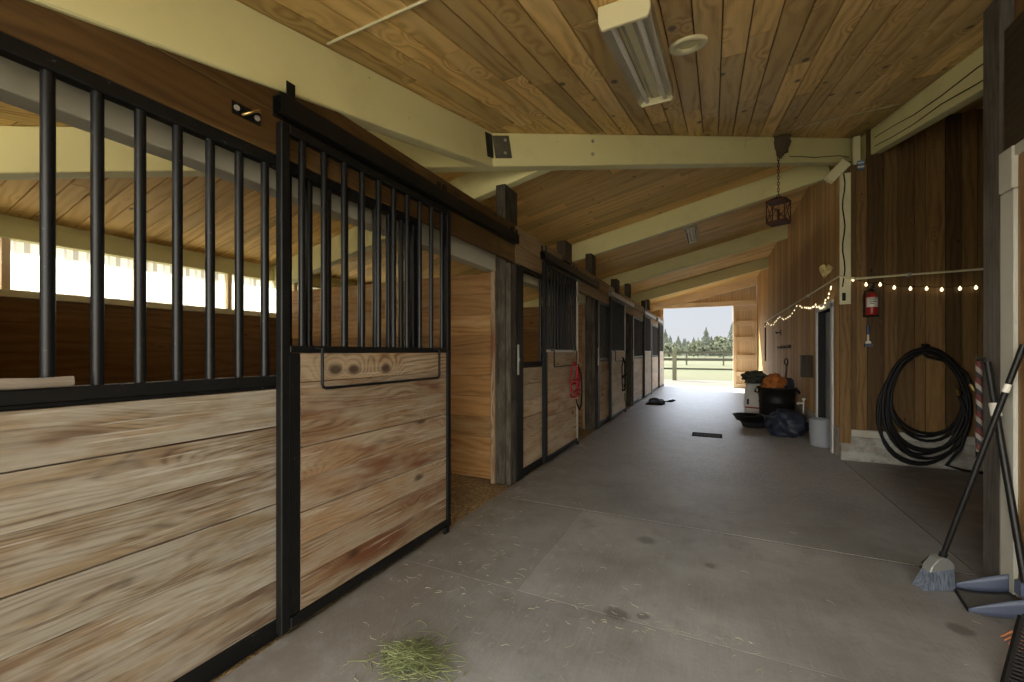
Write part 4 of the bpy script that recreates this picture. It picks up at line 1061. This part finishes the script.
# saddle pad on the floor
t = thing('saddle_pad', 'black saddle pad with a strap loop lying on the aisle floor by the stalls', 'saddle pad', (-1.30, 10.9, 0))
m = MB()
def pad(u, v): 
    x = -1.47+.36*u; y = 10.35+1.1*v; e = (math.sin(u*PI)*math.sin(v*PI))**.35
    return (x+.05*math.sin(v*5), y, .006+.075*e+.02*math.sin(u*9+v*6)*e)
m.grid(pad, 20, 20); m.build('pad', 'black_nylon', t, solid=.01)
m = MB(); m.tube([(-1.16,10.7,.05),(-1.02,10.62,.07),(-.90,10.75,.10),(-.86,10.95,.07),(-.95,11.08,.02),(-1.12,11.0,.03)], .016, 8); m.build('strap', 'black_nylon', t)

# drain grate
t = thing('drain_grate', 'dark rectangular floor drain grate set in the aisle floor', 'drain', (-.095, 6.95, 0))
m = MB(); x0, x1, y0, y1 = -.30, .11, 6.80, 7.10
m.box(x0,x1,y0,y0+.03,0,.008); m.box(x0,x1,y1-.03,y1,0,.008); m.box(x0,x0+.03,y0+.03,y1-.03,0,.008); m.box(x1-.03,x1,y0+.03,y1-.03,0,.008); m.build('frame', 'black_nylon', t)
m = MB(); m.box(x0+.03,x1-.03,y0+.03,y1-.03,0,.003); m.build('dark_sheet', 'dark_void', t)  # flat dark sheet on the floor, painted for the shade below the slats
for k in range(9):
    m = MB(); x = x0+.045+k*.036; m.box(x,x+.012,y0+.03,y1-.03,.003,.008); m.build('slat', 'black_nylon', t)

# hay heap and loose straw
def blades(cx, cy, n, spread, h, lmin, lmax, rad, rr):
    m = MB()
    for i in range(n):
        a = R.uniform(0, 2*PI); q = rr*abs(R.gauss(0, .5))
        x, y = cx+spread*q*math.cos(a), cy+spread*q*.8*math.sin(a)
        z0 = .004+R.random()*h*max(0, 1-q*1.1)
        l = R.uniform(lmin, lmax); b_ = R.uniform(0, 2*PI); c = R.uniform(-.5, .5)
        d = Vector((math.cos(b_), math.sin(b_), R.uniform(-.15,.25) if z0 > .02 else R.uniform(0, .06)))
        p = [Vector((x,y,z0))]
        for k in range(3):
            dd = Vector((math.cos(b_+c*k), math.sin(b_+c*k), d.z*(1-k*.5)))
            w = p[-1]+dd*l/3; w.z = max(w.z, .003); p.append(w)
        m.tube(p, rad*R.uniform(.6, 1.3), 3, caps=False)
    return m
tag(blades(-1.09, 1.34, 700, .19, .055, .03, .10, .0013, 1.0).build('hay_heap', 'hay'), 'small heap of green hay on the floor in front of the nearest sliding door', 'hay', None, 'stuff')
m = MB()
for i in range(330):
    q = R.random()
    if q < .55: x, y = R.gauss(-1.05, .4), R.gauss(1.9, .55)
    elif q < .75: x, y = R.gauss(-.2, .5), R.gauss(2.0, .05)
    else: x, y = R.uniform(-1.6, 1.25), R.uniform(1.3, 6.5)
    if not (-1.66 < x < 1.28) or y < .9: continue
    l = R.uniform(.01, .05); a = R.uniform(0, 2*PI)
    m.tube([(x,y,.0025),(x+l*.5*math.cos(a),y+l*.5*math.sin(a),.004),(x+l*math.cos(a+.4),y+l*math.sin(a+.4),.0025)], R.uniform(.0007, .0016), 3, caps=False)
for i in range(160):
    y = R.uniform(2.6, 9.5); x = -1.66+abs(R.gauss(0, .07)); l = R.uniform(.02, .06); a = R.uniform(0, 2*PI)
    m.tube([(x,y,.003),(x+l*math.cos(a)*.6+.01,y+l*math.sin(a),.003)], .0013, 3, caps=False)
tag(m.build('loose_straw', 'straw'), 'loose straw scattered over the aisle floor', 'straw', None, 'stuff')

# ------------------------------------------------------------------ outside
m = MB(); m.box(-60, 60, YE+.06, 20.6, -.25, -.01); struct('ground', m, 'gravel')
m = MB(); m.box(-400, 400, 20.6, 420, -.25, -.012); struct('field', m, 'grass')
m = MB(); m.box(-60, 60, -60, -2.6, -.25, -.01); struct('yard', m, 'yard_slab')
m = MB(); m.box(-60, XB-.07, -2.6, YE+.06, -.25, -.02); struct('side_yard', m, 'gravel')
t = thing('pasture_fence', 'grey wooden rail fence crossing behind the far opening', 'fence', (-1.45, 20.25, 0))
for x in (-9.6, -5.6, -1.60, 2.5, 6.5):
    m = MB(); m.box(x-.085, x+.085, 20.1, 20.26, -.02, 1.36, 2); m.build('post', 'fence_post', t, bev=.01)
for z in (.50, .90, 1.24):
    m = MB(); m.box(-10, 8, 20.262, 20.30, z-.038, z+.038, 0); m.build('rail', 'fence_wood', t)
t = thing('far_fence', 'thin rail fence farther out in the pasture', 'fence', (0, 44, 0))
for k in range(9):
    m = MB(); x = -12+k*3.2; m.box(x-.07, x+.07, 44, 44.14, -.02, 1.3, 2); m.build('post', 'fence_wood', t)
for z in (.6, 1.15):
    m = MB(); m.box(-13, 14, 44.142, 44.18, z-.06, z+.06, 0); m.build('rail', 'fence_wood', t)
def conifer_mesh(seed, h, r):
    rr = random.Random(seed); m = MB(); n = 13
    lay = int(9+h*.5)
    for k in range(lay):
        f = k/lay; zb = h*(.06+.90*f); rad = r*(1-f)**.85*rr.uniform(.8, 1.15); zh = h*.16
        vs = [(rr.uniform(-.05,.05)*r, rr.uniform(-.05,.05)*r, min(h, zb+zh))]; ph = rr.random()*6
        for i in range(n*2):
            a = ph+PI*i/n; q = rad*(1.0 if i % 2 else .62)*rr.uniform(.78, 1.15)
            vs.append((q*math.cos(a), q*math.sin(a), zb-rad*.22*(1 if i % 2 else .2)+rr.uniform(-.1,.1)*zh))
        fs = [(0, i+1, (i+1) % (n*2)+1) for i in range(n*2)]
        m.add(vs, fs, [[(0,0)]*3]*len(fs), rr.random())
    m.tube([(0,0,-.1),(0,0,h*.3)], [h*.02, h*.012], 6)
    return m
def bush_mesh(seed, h, r):
    rr = random.Random(seed); m = MB()
    for k in range(260):
        a = rr.uniform(0, 2*PI); b_ = rr.uniform(-.9, PI/2); q = rr.uniform(.7, 1.05)*(1+.25*math.sin(3*a+seed)*math.cos(2*b_))
        c = Vector((r*q*math.cos(a)*math.cos(b_), r*q*math.sin(a)*math.cos(b_), h*.52+h*.46*q*math.sin(b_))); s_ = r*rr.uniform(.18, .34)
        vs = [tuple(c+Vector((rr.uniform(-1,1), rr.uniform(-1,1), rr.uniform(-1,1)))*s_) for _ in range(4)]
        m.add(vs, [(0,1,2),(0,2,3),(0,3,1),(1,3,2)], [[(0,0)]*3]*4, rr.random())
    m.tube([(0,0,-.1),(0,0,h*.5)], [r*.08, r*.05], 6)
    return m
protos = [conifer_mesh(s_, h, r).build('conifer', 'conifer', origin=(0,0,0)) for s_, h, r in ((1, 11, 4.6), (2, 13, 5.0), (3, 10, 4.8), (4, 15, 5.0))]
bprot = [bush_mesh(s_, h, r).build('broadleaf_tree', 'leaf_bush', origin=(0,0,0)) for s_, h, r in ((5, 6.5, 3.6), (6, 8, 4.0), (7, 5, 3.4))]
used = set()
def plant(p, loc, s_, rz, label, cat, group):
    if p.name in used: o = p.copy(); COL.objects.link(o)
    else: o = p; used.add(p.name)
    o.location = loc; o.scale = (s_, s_, s_); o.rotation_euler = (0, 0, rz)
    tag(o, label, cat, group)
# the view through the opening covers x/y from about -.11 to +.05
for ri, ry in enumerate(range(150, 214, 8)):
    for k in range(int(ry*.24/7.0)):
        s_ = R.uniform(.42, .62); x = ry*-.145+(k+(ri*.37) % 1)*7.0
        plant(protos[(k*3+ri) % 4], (x, ry+R.uniform(-.6, .6), -.02), s_, R.random()*6, 'hazy dark conifer in the treeline beyond the pasture', 'tree', 'conifers in the far treeline')
for x, y, s_, lab in ((-2.2, 142, .6, 'taller conifer standing out of the treeline left of the barn door leaf'), (5.2, 138, .74, 'tallest conifer rising beside the barn door leaf')):
    plant(protos[3], (x, y, -.02), s_, R.random()*6, lab, 'tree', None)
for ry, off in ((112, 0), (124, .4)):
    for k in range(int(ry*.22/5.6)):
        plant(bprot[(k+int(ry)) % 3], (ry*-.14+(k+off)*5.6, ry, -.02), R.uniform(.5, .68), R.random()*6, 'pale rounded bush in front of the far treeline', 'bush', 'bushes before the far treeline')

# ------------------------------------------------------------------ light
w = bpy.data.worlds.new('World'); SC.world = w; w.use_nodes = True
nt = w.node_tree; bg = nt.nodes['Background']
tc = nt.nodes.new('ShaderNodeTexCoord'); sep = nt.nodes.new('ShaderNodeSeparateXYZ'); nt.links.new(tc.outputs['Generated'], sep.inputs[0])
def wm(op, a, b_=0.0, clamp=False):
    x = nt.nodes.new('ShaderNodeMath'); x.operation = op; x.use_clamp = clamp
    for i, q in enumerate((a, b_)):
        if isinstance(q, bpy.types.NodeSocket): nt.links.new(q, x.inputs[i])
        else: x.inputs[i].default_value = q
    return x.outputs[0]
# horizon-to-zenith tint, brighter towards the open side of the yard behind the viewer
rp = nt.nodes.new('ShaderNodeValToRGB'); nt.links.new(wm('MULTIPLY', sep.outputs[2], 2.2, True), rp.inputs[0])
rp.color_ramp.elements[0].color = (.56,.58,.605,1); rp.color_ramp.elements[1].color = (.43,.50,.60,1)
back = wm('MAXIMUM', wm('MULTIPLY', sep.outputs[1], -1.0), 0.0)
LOBE = 7.6; GLOW = 9.0; FAR_FILL = 15.0
sdir = Vector((-.77,.64,math.tan(math.radians(38)))).normalized()
dt = wm('MAXIMUM', wm('ADD', wm('ADD', wm('MULTIPLY', sep.outputs[0], sdir.x), wm('MULTIPLY', sep.outputs[1], sdir.y)), wm('MULTIPLY', sep.outputs[2], sdir.z)), 0.0)
stn = wm('ADD', wm('ADD', wm('MULTIPLY', wm('POWER', back, 1.3), LOBE), 1.0), wm('MULTIPLY', wm('POWER', dt, 12.0), GLOW))
# unseen bright sky band added over the far end to light the aisle
def sstep(v, a, b_):
    q = nt.nodes.new('ShaderNodeMapRange'); q.interpolation_type = 'SMOOTHSTEP'; nt.links.new(v, q.inputs[0]); q.inputs[1].default_value = a; q.inputs[2].default_value = b_; return q.outputs[0]
band = wm('MULTIPLY', sstep(sep.outputs[2], .13, .24), sstep(sep.outputs[2], .62, .36))
stn = wm('ADD', stn, wm('MULTIPLY', wm('MULTIPLY', band, wm('POWER', wm('MAXIMUM', sep.outputs[1], 0.0), 3.0)), FAR_FILL))
nt.links.new(rp.outputs[0], bg.inputs[0]); 
mx = nt.nodes.new('ShaderNodeMix'); mx.data_type = 'RGBA'; nt.links.new(wm('MULTIPLY', back, 3.0, True), mx.inputs[0]); nt.links.new(rp.outputs[0], mx.inputs[6]); mx.inputs[7].default_value = (.80,.76,.67,1)
nt.links.new(mx.outputs[2], bg.inputs[0]); nt.links.new(stn, bg.inputs[1])
sun = bpy.data.lights.new('Sun', 'SUN'); sun.energy = 16.0; sun.angle = .012; sun.color = (1,.95,.85)
so = bpy.data.objects.new('Sun', sun); COL.objects.link(so)
d = Vector((-.77,.64,math.tan(math.radians(38)))); so.rotation_euler = d.to_track_quat('Z', 'Y').to_euler()
def area(name, loc, rot, sx, sy, e, col=(1,1,1), portal=False):
    l = bpy.data.lights.new(name, 'AREA'); l.shape = 'RECTANGLE'; l.size = sx; l.size_y = sy; l.energy = e; l.color = col
    if portal: l.cycles.is_portal = True
    o = bpy.data.objects.new(name, l); COL.objects.link(o); o.location = loc; o.rotation_euler = rot; return o
area('window_fill', (XB-.5, 7.4, 1.92), (0, -PI/2, 0), .5, 18.5, 50, (1,.95,.84))  # unseen lamp added outside the window strip to brighten sheet and stalls

# ------------------------------------------------------------------ camera
cam = bpy.data.cameras.new('Camera'); co = bpy.data.objects.new('Camera', cam); COL.objects.link(co)
co.location = (0, 0, 1.25); co.rotation_euler = (PI/2, 0, math.atan2(202, 420))
cam.sensor_width = 36; cam.lens = 36*420/1024; cam.shift_y = 11/1024; cam.clip_start = .02; cam.clip_end = 1000
SC.camera = co
vs = SC.view_settings; vs.view_transform = 'Standard'; vs.look = 'None'; vs.gamma = 1; vs.exposure = .4; vs.use_curve_mapping = False
SC.cycles.max_bounces = 10; SC.cycles.diffuse_bounces = 6; SC.cycles.use_denoising = True
